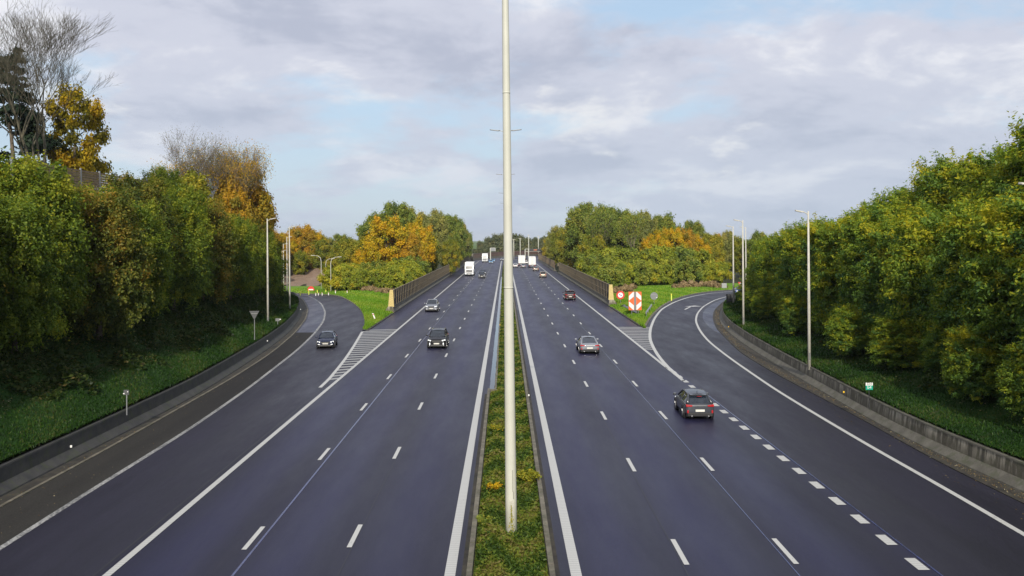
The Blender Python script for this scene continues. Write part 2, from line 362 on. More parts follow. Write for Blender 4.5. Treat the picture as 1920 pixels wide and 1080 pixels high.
# terrain height
rng = np.random.default_rng(7)
def dist_poly(x, y, C):
    C2 = C[::3]; A = C2[:-1]; B = C2[1:]; P = np.stack([np.ravel(x), np.ravel(y)], 1); best = np.full(len(P), 1e9)
    for a, b in zip(A, B):
        d = b - a; t = np.clip(((P - a) @ d) / (d @ d), 0, 1); q = P - (a + t[:, None] * d); best = np.minimum(best, np.hypot(q[:, 0], q[:, 1]))
    return best.reshape(np.shape(x))
def sm(t): t = np.clip(t, 0, 1); return t * t * (3 - 2 * t)
def bankz(d, y, side):
    if side < 0:
        P = 13.0 - 11.5 * sm((y - 85) / 75.0); e = 0.95 - 0.7 * sm((y - 135) / 40)
        z = e + 0.40 * np.minimum(d, 4.5) + np.maximum(0, d - 4.5) * 0.78
    else:
        P = 5.2 - 3.6 * sm((y - 60) / 80.0); e = 0.95 - 0.6 * sm((y - 135) / 40)
        z = e + 0.30 * np.minimum(d, 5) + np.maximum(0, d - 5) * 0.5
    return np.minimum(z, P + 0.02 * d)
def wob(x, y): return 0.10 * np.sin(x * 0.7 + 1.3 * np.sin(y * 0.31)) + 0.08 * np.sin(y * 0.53 + x * 0.23)
def height(x, y):
    x = np.atleast_1d(np.asarray(x, float)); y = np.atleast_1d(np.asarray(y, float))
    z = np.zeros_like(x); yl = np.clip(y, -60, 196)
    oL = np.argsort(WL[:, 1]); oR = np.argsort(WR[:, 1])
    wlx = np.interp(yl, WL[oL, 1], WL[oL, 0]); wrx = np.interp(np.clip(y, -60, 187), WR[oR, 1], WR[oR, 0])
    mL = (x < wlx) & (y < 196); mR = (x > wrx) & (y < 187)
    if mL.any(): d = dist_poly(x[mL], y[mL], WL); z[mL] = bankz(d, y[mL], -1) + wob(x[mL], y[mL]) * np.clip((d - 1) / 3, 0, 1)
    if mR.any(): d = dist_poly(x[mR], y[mR], WR); z[mR] = bankz(d, y[mR], 1) + wob(x[mR], y[mR]) * np.clip((d - 1) / 3, 0, 1)
    return z
def gz(x, y): return float(height(x, y)[0])

# ------------------------------------------------------------------ ground, roads
struct('ground', [(-4000, -400, -0.9), (4000, -400, -0.9), (4000, 5000, -0.9), (-4000, 5000, -0.9)], [(0, 1, 2, 3)], M_FIELD)
def build_terrain():
    xs = np.concatenate([np.arange(-150, -70, 4), np.arange(-70, 70, 1.25), np.arange(70, 151, 4)]); ys = np.concatenate([np.arange(-60, 200, 1.5), np.arange(200, 700, 8)])
    X, Y = np.meshgrid(xs, ys); Z = height(X.ravel(), Y.ravel()).reshape(X.shape)
    oL = np.argsort(WL[:, 1]); oR = np.argsort(WR[:, 1])
    wlx = np.interp(Y, WL[oL, 1], WL[oL, 0]); wrx = np.interp(Y, WR[oR, 1], WR[oR, 0])
    nearL = np.zeros_like(X) + 99; msk = (Y < 204) & (np.abs(X) < 95)
    nearL[msk] = np.minimum(dist_poly(X[msk], Y[msk], WL), dist_poly(X[msk], Y[msk], WR))
    inside = (X > wlx) & (X < wrx) & (Y < 204)
    low = inside | ((nearL < 1.9) & (Y < 204))
    Z[low] = np.minimum(Z[low] - 1.2, -0.45)
    cxs = np.where(Y < 425, 0, (Y - 425) ** 2 / 520.0)
    cor = (np.abs(X - cxs) < 19) & (Y >= 204); Z[cor] = -0.5
    gap = (Y >= 186) & (Y < 206) & (np.abs(X) > 19); Z[gap & inside] = -0.35
    far = (~low) & (~cor) & (Y > 204) ; Z[far] = -0.03
    V = np.stack([X.ravel(), Y.ravel(), Z.ravel()], 1); nx = len(xs)
    Fc = [(j * nx + i, j * nx + i + 1, (j + 1) * nx + i + 1, (j + 1) * nx + i) for j in range(len(ys) - 1) for i in range(nx - 1)]
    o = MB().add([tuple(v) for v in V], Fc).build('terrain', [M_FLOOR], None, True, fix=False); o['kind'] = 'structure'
build_terrain()
ys = fr(-60, 600, 4)
for s, name in ((-1, 'road'), (1, 'road')):
    a, b = ((lambda y: cx(y) - 16.35), (lambda y: cx(y) - 1.0)) if s < 0 else ((lambda y: cx(y) + 1.25), (lambda y: cx(y) + 16.35))
    struct(name, *rows(ys, a, b, 0.0), A_MAIN)
# slip road pavements (reach just under the motorway edge, one level lower)
struct('slip_road', *rows(fr(-60, 196, 1.5), lambda y: wl(y) - 0.3, lambda y: -12.85 if y < 104 else kl(y), 0.004), A_RAMP)
struct('slip_road', *rows(fr(-60, 188, 1.5), lambda y: 13.42 if y < 107 else kr(y), lambda y: wr(y) + 0.3, 0.004), A_RAMP)
# old asphalt on the left shoulder, wet patches
struct('shoulder', *rows(fr(-60, 102.5, 1.5), lambda y: gl(y), lambda y: sl(y), 0.008), A_OLD)
struct('wet_surface', *rows(fr(102.6, 166, 1.5), lambda y: gl(y) + 0.3, lambda y: sl(y) - .1, 0.008), A_WET)
struct('wet_surface', *rows(fr(98, 160, 1.5), lambda y: gr(y) - 1.5 * math.sin(math.pi * (y - 98) / 62) ** .6 - .05, lambda y: gr(y), 0.008), A_WET)
# gutters
struct('gutter', *rows(fr(-60, 165, 1.5), lambda y: wl(y), lambda y: gl(y), 0.010), M_GUT)
struct('gutter', *rows(fr(-60, 165, 1.5), lambda y: gr(y), lambda y: wr(y), 0.010), M_GUT)
V, Fc = sweep(GL, [(-0.10, 0.005), (-0.10, 0.05), (0.06, 0.05), (0.06, 0.005)]); struct('kerb', V, Fc, M_KERB)
V, Fc = sweep(GR, [(-0.10, 0.005), (-0.10, 0.045), (0.10, 0.045), (0.10, 0.005)]); struct('kerb', V, Fc, M_GUT)
# bank grass right behind the barriers
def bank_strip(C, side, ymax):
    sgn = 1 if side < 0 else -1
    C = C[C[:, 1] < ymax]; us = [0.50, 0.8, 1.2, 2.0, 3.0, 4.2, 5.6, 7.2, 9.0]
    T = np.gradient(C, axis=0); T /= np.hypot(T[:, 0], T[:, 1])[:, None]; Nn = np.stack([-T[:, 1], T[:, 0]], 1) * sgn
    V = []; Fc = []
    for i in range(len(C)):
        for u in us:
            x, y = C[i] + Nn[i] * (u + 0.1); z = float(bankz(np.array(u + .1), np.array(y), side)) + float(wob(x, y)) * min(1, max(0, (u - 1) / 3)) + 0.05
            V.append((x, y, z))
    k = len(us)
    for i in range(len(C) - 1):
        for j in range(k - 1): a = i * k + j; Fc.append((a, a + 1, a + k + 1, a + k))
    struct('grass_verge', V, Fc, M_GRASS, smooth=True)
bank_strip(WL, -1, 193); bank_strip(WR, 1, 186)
# grass gores between motorway and slip roads
def gore_z(x, y, t): return 0.30 * math.sin(math.pi * t) ** 0.7 * min(1, max(0, abs(y - 104) / 22)) + 0.03 * math.sin(x * 1.7 + y)
def gl_right(y): return lerp(-16.35, -15.95, min(1, max(0, (y - 104) / 14)))
struct('grass_gore', *rows(fr(104.5, 200, 1.0), lambda y: kl(y), lambda y: max(kl(y) + .02, -16.0), 0.05, 14, gore_z), M_LAWN, smooth=True)
struct('grass_gore', *rows(fr(107, 200, 1.0), lambda y: min(kr(y) - .02, 16.0), lambda y: kr(y), 0.05, 14, gore_z), M_LAWN, smooth=True)
V, Fc = sweep(KL[KL[:, 1] < 186], [(0.0, 0.0), (0.0, 0.11), (-0.28, 0.12), (-0.28, 0.0)]); struct('kerb', V, Fc, M_KERB)
V, Fc = sweep(KR[KR[:, 1] < 192], [(0.35, 0.0), (0.35, 0.07), (-0.28, 0.09), (-0.28, 0.0)]); struct('kerb', V, Fc, M_KERB)
struct('kerb', *(lambda m: (m.v, m.f))(MB().box((-16.0, 116, 0.04), (0.3, 23, 0.12))), M_GUT)
struct('kerb', *(lambda m: (m.v, m.f))(MB().box((16.0, 122, 0.04), (0.3, 29, 0.12))), M_GUT)
# ---- painted markings
def line_strip(C, w, z=0.012):
    V, Fc = sweep(C, [(-w / 2, z), (w / 2, z)]); return V, Fc
def straight(x, y0, y1, w, z=0.012, st=6):
    V = []; Fc = []
    Y = fr(y0, y1, st)
    for y in Y: V += [(x - w / 2 + cx(y), y, z), (x + w / 2 + cx(y), y, z)]
    for i in range(len(Y) - 1): a = 2 * i; Fc.append((a, a + 1, a + 3, a + 2))
    return V, Fc
def markings():
    mb = MB()
    for x, y0, y1, w, in ((-1.80, -20, 430, 0.34), (2.15, -20, 430, 0.34)): mb.add(*straight(x, y0, y1, w))
    mb.add(*straight(-12.6, 62, 560, 0.26)); mb.add(*straight(-12.6, -20, 62, 0.26))
    mb.add(*straight(13.0, 66, 560, 0.26)); mb.add(*straight(-1.8, 430, 560, 0.2)); mb.add(*straight(2.15, 430, 560, 0.2))
    mb.build('edge_lines', M_RIB)['kind'] = 'structure'
    mb = MB()
    for x, y0, per in ((-5.40, 30.75, 12.4), (-8.95, 30.6, 12.4), (5.76, 28.9, 11.6), (9.28, 28.9, 11.6)):
        for k in range(-2, 34): 
            mb.add(*straight(x, y0 + k * per, y0 + k * per + 2.45, 0.17))
    mb.build('lane_dashes', M_LINE)['kind'] = 'structure'
    mb = MB()
    for k in range(-3, 20):
        mb.add(*straight(13.1, 28.3 + k * 2.31, 29.35 + k * 2.31, 0.36))
    mb.build('block_line', M_RIB)['kind'] = 'structure'
    mb = MB(); mb.add(*line_strip(SL[(SL[:, 1] < 178)], 0.24, 0.014)); mb.build('shoulder_line', M_WORN)['kind'] = 'structure'
    mb = MB(); mb.add(*line_strip(SR, 0.24)); mb.add(*line_strip(GOR, 0.30, 0.016)); mb.add(*line_strip(GOL, 0.26, 0.016))
    mb.build('ramp_lines', M_LINE)['kind'] = 'structure'
    # hatching between the gore lines
    mb = MB()
    for k in range(0, 36):
        y = 67.5 + k * 1.6
        if y > 104.6: break
        x0, x1 = (gol(y) if y < 103 else -16.2), -12.75
        if x1 - x0 < 0.35: continue
        s = 0.55
        mb.add([(x0, y, .010), (x1, y + s, .010), (x1, y + s + 0.68, .010), (x0, y + 0.68, .010)], [(0, 1, 2, 3)])
    for k in range(0, 36):
        y = 84.5 + k * 1.6
        if y > 105.5: break
        x0, x1 = 13.15, gor_(y)
        if x1 - x0 < 0.35: continue
        mb.add([(x0, y + .4, .010), (x1, y, .010), (x1, y + 0.68, .010), (x0, y + 1.08, .010)], [(0, 1, 2, 3)])
    mb.build('hatching', M_HATCH)['kind'] = 'structure'
    # merge arrow on the right slip road
    a = Vector(at(1284, 580.5)); b = Vector(at(1299, 573)); d = (b - a); d.z = 0; L_ = d.length; d.normalize(); n = Vector((-d.y, d.x, 0))
    P = lambda u, v: tuple(a + d * u + n * v + Vector((0, 0, .012)))
    mb = MB(); mb.add([P(0, -.14), P(0, .14), P(L_ * .75, .14), P(L_ * .75, -.14)], [(0, 1, 2, 3)])
    mb.add([P(L_ * .7, .9), P(L_ * 1.0, -.2), P(L_ * .85, -1.6), P(L_ * .72, -.25)], [(0, 1, 2, 3)])
    mb.build('road_arrow', M_LINE)['kind'] = 'structure'
    mb = MB(); mb.add(*straight(-8.62, -20, 300, 0.08, 0.009)); mb.add(*straight(9.05, -20, 200, 0.035, 0.009)); mb.add(*straight(13.42, -20, 60, 0.06, 0.013))
    mb.build('tar_joint', M_TAR)['kind'] = 'structure'
    mb = MB(); mb.add(*straight(-13.0, -20, 66, 0.07, 0.013)); mb.add(*straight(5.62, -20, 200, 0.03, 0.009)); mb.add(*straight(-5.3, -20, 200, 0.03, 0.009))
    mb.build('road_seam', M_SEAM)['kind'] = 'structure'
markings()

# ---- barriers
def barrier(C, side, label, m_face, m_foot, ymax):
    s = 1 if side < 0 else -1
    C = C[C[:, 1] < ymax]; r = thing('concrete_barrier', (C[0, 0], C[0, 1], 0), label, 'barrier', 'concrete barriers along the slip roads')
    rel = lambda V: [(x - C[0, 0], y - C[0, 1], z) for x, y, z in V]
    V, Fc = sweep(C, [(s * -0.02, 0.0), (s * 0.0, 0.08), (s * 0.36, 0.40)]); MB().add(rel(V), Fc).build('foot', m_foot, r)
    V, Fc = sweep(C, [(s * 0.362, 0.40), (s * 0.42, 0.99)]); MB().add(rel(V), Fc).build('face', m_face, r)
    V, Fc = sweep(C, [(s * 0.40, .99), (s * 0.42, 1.07), (s * 0.64, 1.07), (s * 0.66, 0.4)]); MB().add(rel(V), Fc).build('top', m_foot, r)
    return r
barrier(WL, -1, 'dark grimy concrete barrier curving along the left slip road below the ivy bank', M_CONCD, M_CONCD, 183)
barrier(WR, 1, 'pale streaked concrete barrier curving along the right slip road below the locust trees', M_CONC, M_CONCF, 182)
def median():
    for s, x, y0, y1, lab in ((-1, -1.16, -20, 61, 'low weathered kerb wall of the median, left of the tall lamp post'), (1, 1.36, -20, 430, 'low weathered kerb wall of the median, right of the tall lamp post')):
        r = thing('median_kerb', (x, y0, 0), lab, 'kerb wall', 'kerb walls of the median strip'); mb = MB(); y = 0.0
        while y < y1 - y0:
            l = min(1.98, y1 - y0 - y); mb.box((0, y + l / 2, 0.19), (0.17, l - 0.015, 0.42)); y += 2.0
        mb.build('kerb_wall', M_KERB, r)
        MB().box((s * -0.17 * -1, (y1 - y0) / 2, 0.011), (0.22, y1 - y0, 0.012)).build('drain_channel', M_GUT, r)
    r = thing('median_kerb', (-0.72, 61.2, 0), 'low mossy kerb beyond the puddle on the left edge of the median', 'kerb wall', 'kerb walls of the median strip')
    MB().box((0, 184, 0.1), (0.15, 368, 0.24)).box((-0.22, 0.0, 0.15), (0.6, 0.16, 0.3)).build('kerb_wall', M_KERB, r)
    struct('median_soil', *rows(fr(-20, 430, 3), lambda y: (-1.08 if y < 61.2 else -0.68), lambda y: 1.28, 0.06, 6, lambda x, y, t: 0.14 * math.sin(math.pi * t) + .02 * math.sin(y * 2 + x * 5)),
           grassmat('median_weeds', [(0.3, (0.05, 0.07, 0.015)), (0.5, (0.09, 0.11, 0.025)), (0.7, (0.15, 0.14, 0.04))], scale=1.4, pf=0.6))
    V = []; Fc = []
    Y = fr(61.6, 250, 1.2); rr = random.Random(3)
    for y in Y: V += [(-1.14 - rr.random() * .04, y, .014), (-0.84 + rr.random() * .05, y, .014)]
    for i in range(len(Y) - 1):
        if rr.random() > -1: a = 2 * i; Fc.append((a, a + 1, a + 3, a + 2))
    struct('puddle', V, Fc, M_WATER)
median()

def noise_barrier(x, y0, y1, side, label, panel, end=True, curved=False):
    r = thing('noise_barrier', (x, y0, 0), label, 'noise barrier', 'noise barriers beside the motorway'); L = y1 - y0; s = side   # s: +1 panel leans to +x
    ox = (lambda y: cx(y + y0)) if curved else (lambda y: 0.0)
    n = max(2, int(L / 8)); yy = [L * i / n for i in range(n + 1)]
    def slab(prof):
        V = []; Fc = []; k = len(prof)
        for y in yy: V += [(u + ox(y), y, z) for u, z in prof]
        for i in range(len(yy) - 1):
            for j in range(k): a = i * k + j; b = i * k + (j + 1) % k; Fc.append((a, b, b + k, a + k))
        Fc.append(tuple(range(k))); Fc.append(tuple(range(len(V) - k, len(V)))); return V, Fc
    MB().add(*slab([(s * .02, -.2), (s * 0, .15), (s * .22, .4), (s * .3, 1.05), (s * .55, 1.05), (s * .6, .4), (s * .95, .1), (s * .95, -.2)])).build('concrete_base', M_CONCF, r)
    MB().add(*slab([(s * .36, 1.05), (s * .42, 3.15), (s * .50, 3.15), (s * .5, 1.05)])).build('panel', panel, r)
    rib = MB().tube([(s * .20, 0, 0.95), (s * .34, .5, 3.2)], 0.028, 4).build('rib', M_RIBS, r); k = 1
    while k * 2.4 < L:
        q = rib.copy(); link(q); q.parent = r; q.location = (ox(k * 2.4), k * 2.4, 0); k += 1
    rib.location = (ox(0), 0, 0)
    mb = MB()
    for z, u in ((3.2, .40), (2.05, .30)):
        for i in range(len(yy) - 1): mb.tube([(s * u + ox(yy[i]), yy[i], z), (s * u + ox(yy[i + 1]), yy[i + 1], z)], 0.06 if z > 3 else .025, 4)
    mb.build('rail', M_RIBS, r)
    if end:
        MB().poly([(s * .0, -.14, .9), (s * .12, -.14, 3.3), (s * .62, -.14, 3.3), (s * .75, -.14, 1.9), (s * .85, -.14, .9)], (0, 1, 0), .16).build('end_post', M_YPOST, r, bevel=.02)
        MB().poly([(s * -.05, -.2, -.1), (s * .15, -.2, .95), (s * .85, -.2, .95), (s * 1.5, -.2, .05), (s * 1.5, -.2, -.1)], (0, 1, 0), .2).build('end_foot', M_CONC, r, bevel=.02)
    return r
noise_barrier(-15.95, 129, 262, -1, 'dark ribbed noise barrier with yellow end post at the left grass gore', M_PANEL)
noise_barrier(16.0, 140, 274, 1, 'buff ribbed noise barrier with yellow end post at the right grass gore', M_PANEL)
noise_barrier(-15.9, 288, 425, -1, 'far dark noise barrier on the left, before the pale gatepost', M_PANEL, False)
noise_barrier(15.6, 292, 425, 1, 'far reddish brown noise barrier on the right, under the last trees', M_PANELB, False)
noise_barrier(-15.9, 440, 570, -1, 'brown noise barrier crossing the view where the motorway bends', M_PANELB, False, True)
noise_barrier(15.6, 427, 540, 1, 'brown noise barrier on the inside of the distant bend', M_PANELB, False, True)
g = thing('concrete_gatepost', (-15.9, 428, 0), 'pale concrete end block between the two far left noise barriers', 'barrier end')
MB().box((0, 0, 1.7), (1.5, 6, 3.6)).build('block', M_CONC, g, bevel=.05); MB().box((0, 0, 3.56), (1.7, 6.2, .12)).build('cap', M_KERB, g)

def hill_fence():
    p0 = (-40.5, 74.0); L = 26; r = thing('wooden_barrier', (p0[0], p0[1], 13.6), 'brown board noise barrier with a blue post on top of the left bank', 'noise barrier')
    n = 7
    for i in range(n):
        mb = MB()
        for j in range(16):
            mb.box((0 + (.03 if j % 2 else 0), i * 4 + 2, 0.15 + j * .235), (.05, 3.84, .20))
        mb.build('board_panel', M_WOOD, r)
    for i in range(n + 1): MB().box((0.02, i * 4, 1.95), (.16, .16, 4.0)).build('post', M_BLUES if i == 2 else M_GREY, r)
hill_fence()

# ------------------------------------------------------------------ foliage
def leaf_mesh(name, P, Nrm, size, tint, mat, elong=1.7, rs=None, droop=0.0):
    """one small rhombic leaf spray per point"""
    rs = rs or np.random.default_rng(1); n = len(P)
    Nr = Nrm + rs.normal(0, 0.55, (n, 3)); Nr /= np.linalg.norm(Nr, axis=1)[:, None] + 1e-9
    t = rs.normal(0, 1, (n, 3)); t[:, 2] -= droop; t -= Nr * np.sum(t * Nr, 1)[:, None]; t /= np.linalg.norm(t, axis=1)[:, None] + 1e-9
    b = np.cross(Nr, t); s = (np.asarray(size) * rs.uniform(0.6, 1.35, n))[:, None]
    V = np.empty((n, 4, 3)); V[:, 0] = P - t * s * elong / 2; V[:, 1] = P + b * s / 2 + Nr * s * .12; V[:, 2] = P + t * s * elong / 2; V[:, 3] = P - b * s / 2 + Nr * s * .12
    me = bpy.data.meshes.new(name); me.vertices.add(4 * n); me.loops.add(4 * n); me.polygons.add(n)
    me.vertices.foreach_set('co', V.reshape(-1).astype(np.float32)); me.loops.foreach_set('vertex_index', np.arange(4 * n, dtype=np.int32))
    me.polygons.foreach_set('loop_start', np.arange(0, 4 * n, 4, dtype=np.int32)); me.polygons.foreach_set('loop_total', np.full(n, 4, dtype=np.int32))
    a = me.attributes.new('tint', 'FLOAT', 'POINT'); a.data.foreach_set('value', np.repeat(tint, 4).astype(np.float32))
    me.materials.append(mat); me.update(calc_edges=True); me.validate(); return me
def clump_points(rs, C, Rc, n, flat=(1, 1, 1), shell=0.55):
    """points in a set of clumps; C (k,3) centres, Rc (k,) radii"""
    k = len(C); w = Rc ** 2; idx = rs.choice(k, n, p=w / w.sum()); d = rs.normal(0, 1, (n, 3)); d /= np.linalg.norm(d, axis=1)[:, None]
    r = rs.uniform(0, 1, n) ** shell
    lump = 1 + 0.25 * np.sin(d[:, 0] * 5 + idx) * np.sin(d[:, 1] * 6 + idx * 2) + rs.normal(0, 0.06, n)
    off = d * (r * Rc[idx] * lump)[:, None] * np.array(flat)
    return C[idx] + off, d, idx
def crown(kind, seed, h, rx, ry, zb, n, leaf, mat, nclump=46, cr=0.26, flat=(1, 1, 1), profile='round', spr=26, droop=0.3, tvar=0.22, elong=1.7, tint_top=0.0, twig=.25):
    rs = np.random.default_rng(seed); H = h - zb; cz = zb + H * 0.5
    C = []; 
    while len(C) < nclump:
        d = rs.normal(0, 1, 3); d /= np.linalg.norm(d)
        rr = rs.uniform(0.35, 1.0) ** 0.5
        z = d[2] * rr
        if profile == 'round': wz = 1.0
        elif profile == 'wall': wz = 1.0 / max(0.45, math.sqrt(max(0.02, 1 - z * z))) * (0.9 if z > 0.3 else 1.05)
        elif profile == 'cone': wz = 1.25 - 0.75 * (z + 1) / 2 * 1.5
        C.append((d[0] * rr * rx * wz * .82, d[1] * rr * ry * wz * .82, cz + z * H * 0.5 * 0.86))
    C = np.array(C); Rc = rs.uniform(0.6, 1.25, len(C)) * cr * (rx + ry + H) / 3
    P, D, idx = clump_points(rs, C, Rc, int(n * (1 - twig)), flat)
    # twigs that reach out of the outline
    ax = (C - np.array([0, 0, cz])); ax /= np.linalg.norm(ax, axis=1)[:, None] + 1e-6
    m = int(n * twig); si = rs.choice(len(C), m); st = rs.integers(0, spr, m); srs = np.random.default_rng(seed + 99)
    sd_ = srs.normal(0, .75, (len(C), spr, 3)) + ax[:, None, :] * 1.2 + np.array([0, 0, .35]); sd_ /= np.linalg.norm(sd_, axis=2)[:, :, None]
    ln = srs.uniform(0.75, 1.55 if cr > .1 else 2.7, (len(C), spr)); t = rs.uniform(0.45, 1, m)
    Q = C[si] + sd_[si, st] * (Rc[si] * ln[si, st] * t)[:, None] + rs.normal(0, leaf * .9, (m, 3))
    P = np.concatenate([P, Q]); D = np.concatenate([D, sd_[si, st]]); idx = np.concatenate([idx, si])
    ct = rs.normal(0.5, tvar * .75, len(C))
    tint = ct[idx] + rs.normal(0, tvar * .5, len(P)) + tint_top * ((P[:, 2] - cz) / (H / 2))
    tint = np.clip(tint, 0, 1); keep = P[:, 2] > 0.05; P, D, tint = P[keep], D[keep], tint[keep]
    Nn = D * .8 + np.array([0, 0, .5])
    return leaf_mesh(kind, P, Nn, leaf, tint, mat, elong, rs, droop), C
def limbs(seed, h, C, r0, mat, nl=14, lean=0.3):
    rs = random.Random(seed); mb = MB(); top = h * 0.86
    pts = [Vector((math.sin(i * 1.7 + seed) * lean * i / 6, math.cos(i * 1.3 + seed) * lean * i / 6, top * i / 7 - (0.6 if i == 0 else 0))) for i in range(8)]
    mb.tube(pts, [r0 * (1.25 if i == 0 else 1 - i / 7.6) for i in range(8)], 7)
    for c in sorted(C, key=lambda c: rs.random())[:nl]:
        c = Vector(c); zt = max(0.12 * h, min(top * .9, c.z - (c.xy.length) * rs.uniform(.5, .9)))
        i = min(6, int(zt / top * 7)); a = pts[i].lerp(pts[i + 1], zt / top * 7 - i)
        mid = a.lerp(c, .5) + Vector((0, 0, -.06 * h * rs.random()))
        rr = r0 * (1 - zt / h) * .5
        mb.tube([a, mid, c], [rr, rr * .7, rr * .25], 5, cap=False)
    return mb
PROTO = {}
def tree_proto(key, name, parts):   # parts: list of (partname, mesh-or-MB, material)
    PROTO[key] = (name, [])
    for pn, geo, mat in parts:
        if isinstance(geo, MB): 
            o = geo.build(pn, mat, None, True); me = o.data; bpy.data.objects.remove(o)
        else: me = geo
        PROTO[key][1].append((pn, me))
def plant(key, x, y, label, cat='tree', group=None, s=1.0, rz=None, z=None, sz=None, name=None):
    nm, parts = PROTO[key]; rs = random.Random(hash((round(x * 10), round(y * 10))))
    if 125 < y < 264 and abs(x) < 32:      # keep crowns off the noise barriers
        rad = {'green': 5.0, 'ygreen': 4.6, 'maple': 5.2, 'rust': 4.4, 'shrub': 2.5, 'birch': 2.6}.get(key.rstrip('0123456789'), 0) * s
        if rad: x = math.copysign(max(abs(x), 16.9 + rad * .95), x)
    z = gz(x, y) - 0.15 if z is None else z
    label = label or 'unseen leafy tree added beside the bridge to shade the verge'
    r = thing(name or nm, (x, y, z), label, cat, group, rs.uniform(0, 6.28) if rz is None else rz)
    r.scale = (s, s, sz or s)
    for pn, me in parts: o = link(bpy.data.objects.new(pn, me)); o.parent = r
    return r

# leaf colours (the leaf's own colour: green, yellow and russet leaves mixed)
def gcol(*c): return [(i / (len(c) - 1) * .9 + .05, k) for i, k in enumerate(c)]
L_IVY = leafmat('ivy_leaf', gcol((0.055, 0.100, 0.018), (0.115, 0.180, 0.022), (0.200, 0.260, 0.024), (0.360, 0.350, 0.028)), .16, .42)
L_IVYB = leafmat('mixed_leaf', gcol((0.050, 0.080, 0.020), (0.115, 0.145, 0.026), (0.190, 0.200, 0.030), (0.340, 0.220, 0.030)), .15, .4)
L_LOC = leafmat('locust_leaf', gcol((0.060, 0.135, 0.044), (0.120, 0.215, 0.036), (0.240, 0.320, 0.028), (0.480, 0.430, 0.022)), .12, .42)
L_MAPLE = leafmat('maple_leaf', gcol((0.170, 0.180, 0.014), (0.420, 0.340, 0.014), (0.640, 0.400, 0.012), (0.640, 0.300, 0.012)), .10, .3)
L_YMAPLE = leafmat('yellow_leaf', gcol((0.110, 0.110, 0.014), (0.270, 0.230, 0.014), (0.450, 0.330, 0.014), (0.520, 0.300, 0.012)), .10, .3)
L_RUST = leafmat('rusty_leaf', gcol((0.150, 0.165, 0.024), (0.320, 0.240, 0.024), (0.490, 0.265, 0.020), (0.560, 0.360, 0.024)), .14, .3)
L_GREEN = leafmat('green_leaf', gcol((0.090, 0.140, 0.030), (0.155, 0.215, 0.034), (0.240, 0.285, 0.044), (0.370, 0.330, 0.044)), .20, .33)
L_YGRN = leafmat('yellow_green_leaf', gcol((0.110, 0.150, 0.020), (0.200, 0.230, 0.024), (0.320, 0.300, 0.028), (0.480, 0.350, 0.024)), .22, .33)
L_SHRUB = leafmat('shrub_leaf', gcol((0.150, 0.200, 0.026), (0.250, 0.300, 0.030), (0.370, 0.380, 0.034), (0.560, 0.440, 0.026)), .25, .35)
L_OLIVE = leafmat('olive_leaf', gcol((0.130, 0.155, 0.050), (0.215, 0.240, 0.064), (0.310, 0.315, 0.080), (0.420, 0.360, 0.085)), .2, .35)
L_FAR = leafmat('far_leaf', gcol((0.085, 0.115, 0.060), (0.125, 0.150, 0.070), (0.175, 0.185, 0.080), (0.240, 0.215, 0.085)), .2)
L_PINE = leafmat('pine_needle', gcol((0.010, 0.020, 0.012), (0.018, 0.034, 0.018), (0.032, 0.050, 0.024)), .06, .1)
L_BROWN = leafmat('dry_leaf', gcol((0.200, 0.140, 0.080), (0.360, 0.260, 0.140), (0.480, 0.360, 0.200)), .1)

for i in range(3):
    me, C = crown('crown', 10 + i, 12.0, 3.4, 3.6, 0.0, 74000, .125, L_IVY if i != 1 else L_IVYB, 340, .088, (1, 1, 1.9), 'wall', 12, droop=1.0, tint_top=.14, tvar=.3, twig=.32)
    tree_proto('ivy%d' % i, 'ivy_clad_tree', [('crown', me, None), ('trunk', limbs(i, 12, C, .22, M_BARK), M_BARK)])
for i in range(3):
    me, C = crown('crown', 30 + i, 12.0, 4.2, 4.2, 0.0, 100000, .105, L_LOC, 520, .075, (1.35, 1.35, .55), 'wall', 12, droop=.5, tint_top=.20, elong=2.6, tvar=.24, twig=.5)
    tree_proto('loc%d' % i, 'locust_tree', [('crown', me, None), ('trunk', limbs(40 + i, 12, C, .2, M_BARK), M_BARK)])
for i in range(2):
    me, C = crown('crown', 50 + i, 13.0, 5.2, 5.2, 2.2, 42000, .24, L_MAPLE, 120, .14, (1.1, 1.1, .7), 'round', 14, elong=1.2)
    tree_proto('maple%d' % i, 'maple_tree', [('crown', me, None), ('trunk', limbs(50 + i, 13, C, .3, M_BARK), M_BARK)])
for i in range(2):
    me, C = crown('crown', 60 + i, 13.0, 4.4, 4.4, .6, 38000, .22, L_RUST, 110, .15, (1, 1, .85), 'round', 14)
    tree_proto('rust%d' % i, 'beech_tree', [('crown', me, None), ('trunk', limbs(60 + i, 13, C, .28, M_BARK), M_BARK)])
for i in range(3):
    me, C = crown('crown', 70 + i, 15.0, 5.0, 5.0, .8, 42000, .21, L_GREEN if i != 1 else L_OLIVE, 150, .125, (1, 1, .85), 'round', 18, tint_top=.1)
    tree_proto('green%d' % i, 'broadleaf_tree', [('crown', me, None), ('trunk', limbs(70 + i, 15, C, .3, M_BARKP), M_BARKP)])
for i in range(2):
    me, C = crown('crown', 80 + i, 13.0, 4.6, 4.6, .5, 38000, .22, L_YGRN, 110, .14, (1, 1, .85), 'round', 18)
    tree_proto('ygreen%d' % i, 'broadleaf_tree', [('crown', me, None), ('trunk', limbs(80 + i, 13, C, .26, M_BARKP), M_BARKP)])
for i in range(2):
    me, C = crown('crown', 90 + i, 3.6, 2.5, 2.5, .0, 20000, .12, L_SHRUB if i else L_GREEN, 80, .14, (.8, .8, 1.3), 'wall', 20, droop=-.5, elong=2.6, twig=.45)
    tree_proto('shrub%d' % i, 'shrub', [('crown', me, None), ('stem', limbs(90 + i, 3, C, .06, M_BARK, 8, .1), M_BARK)])
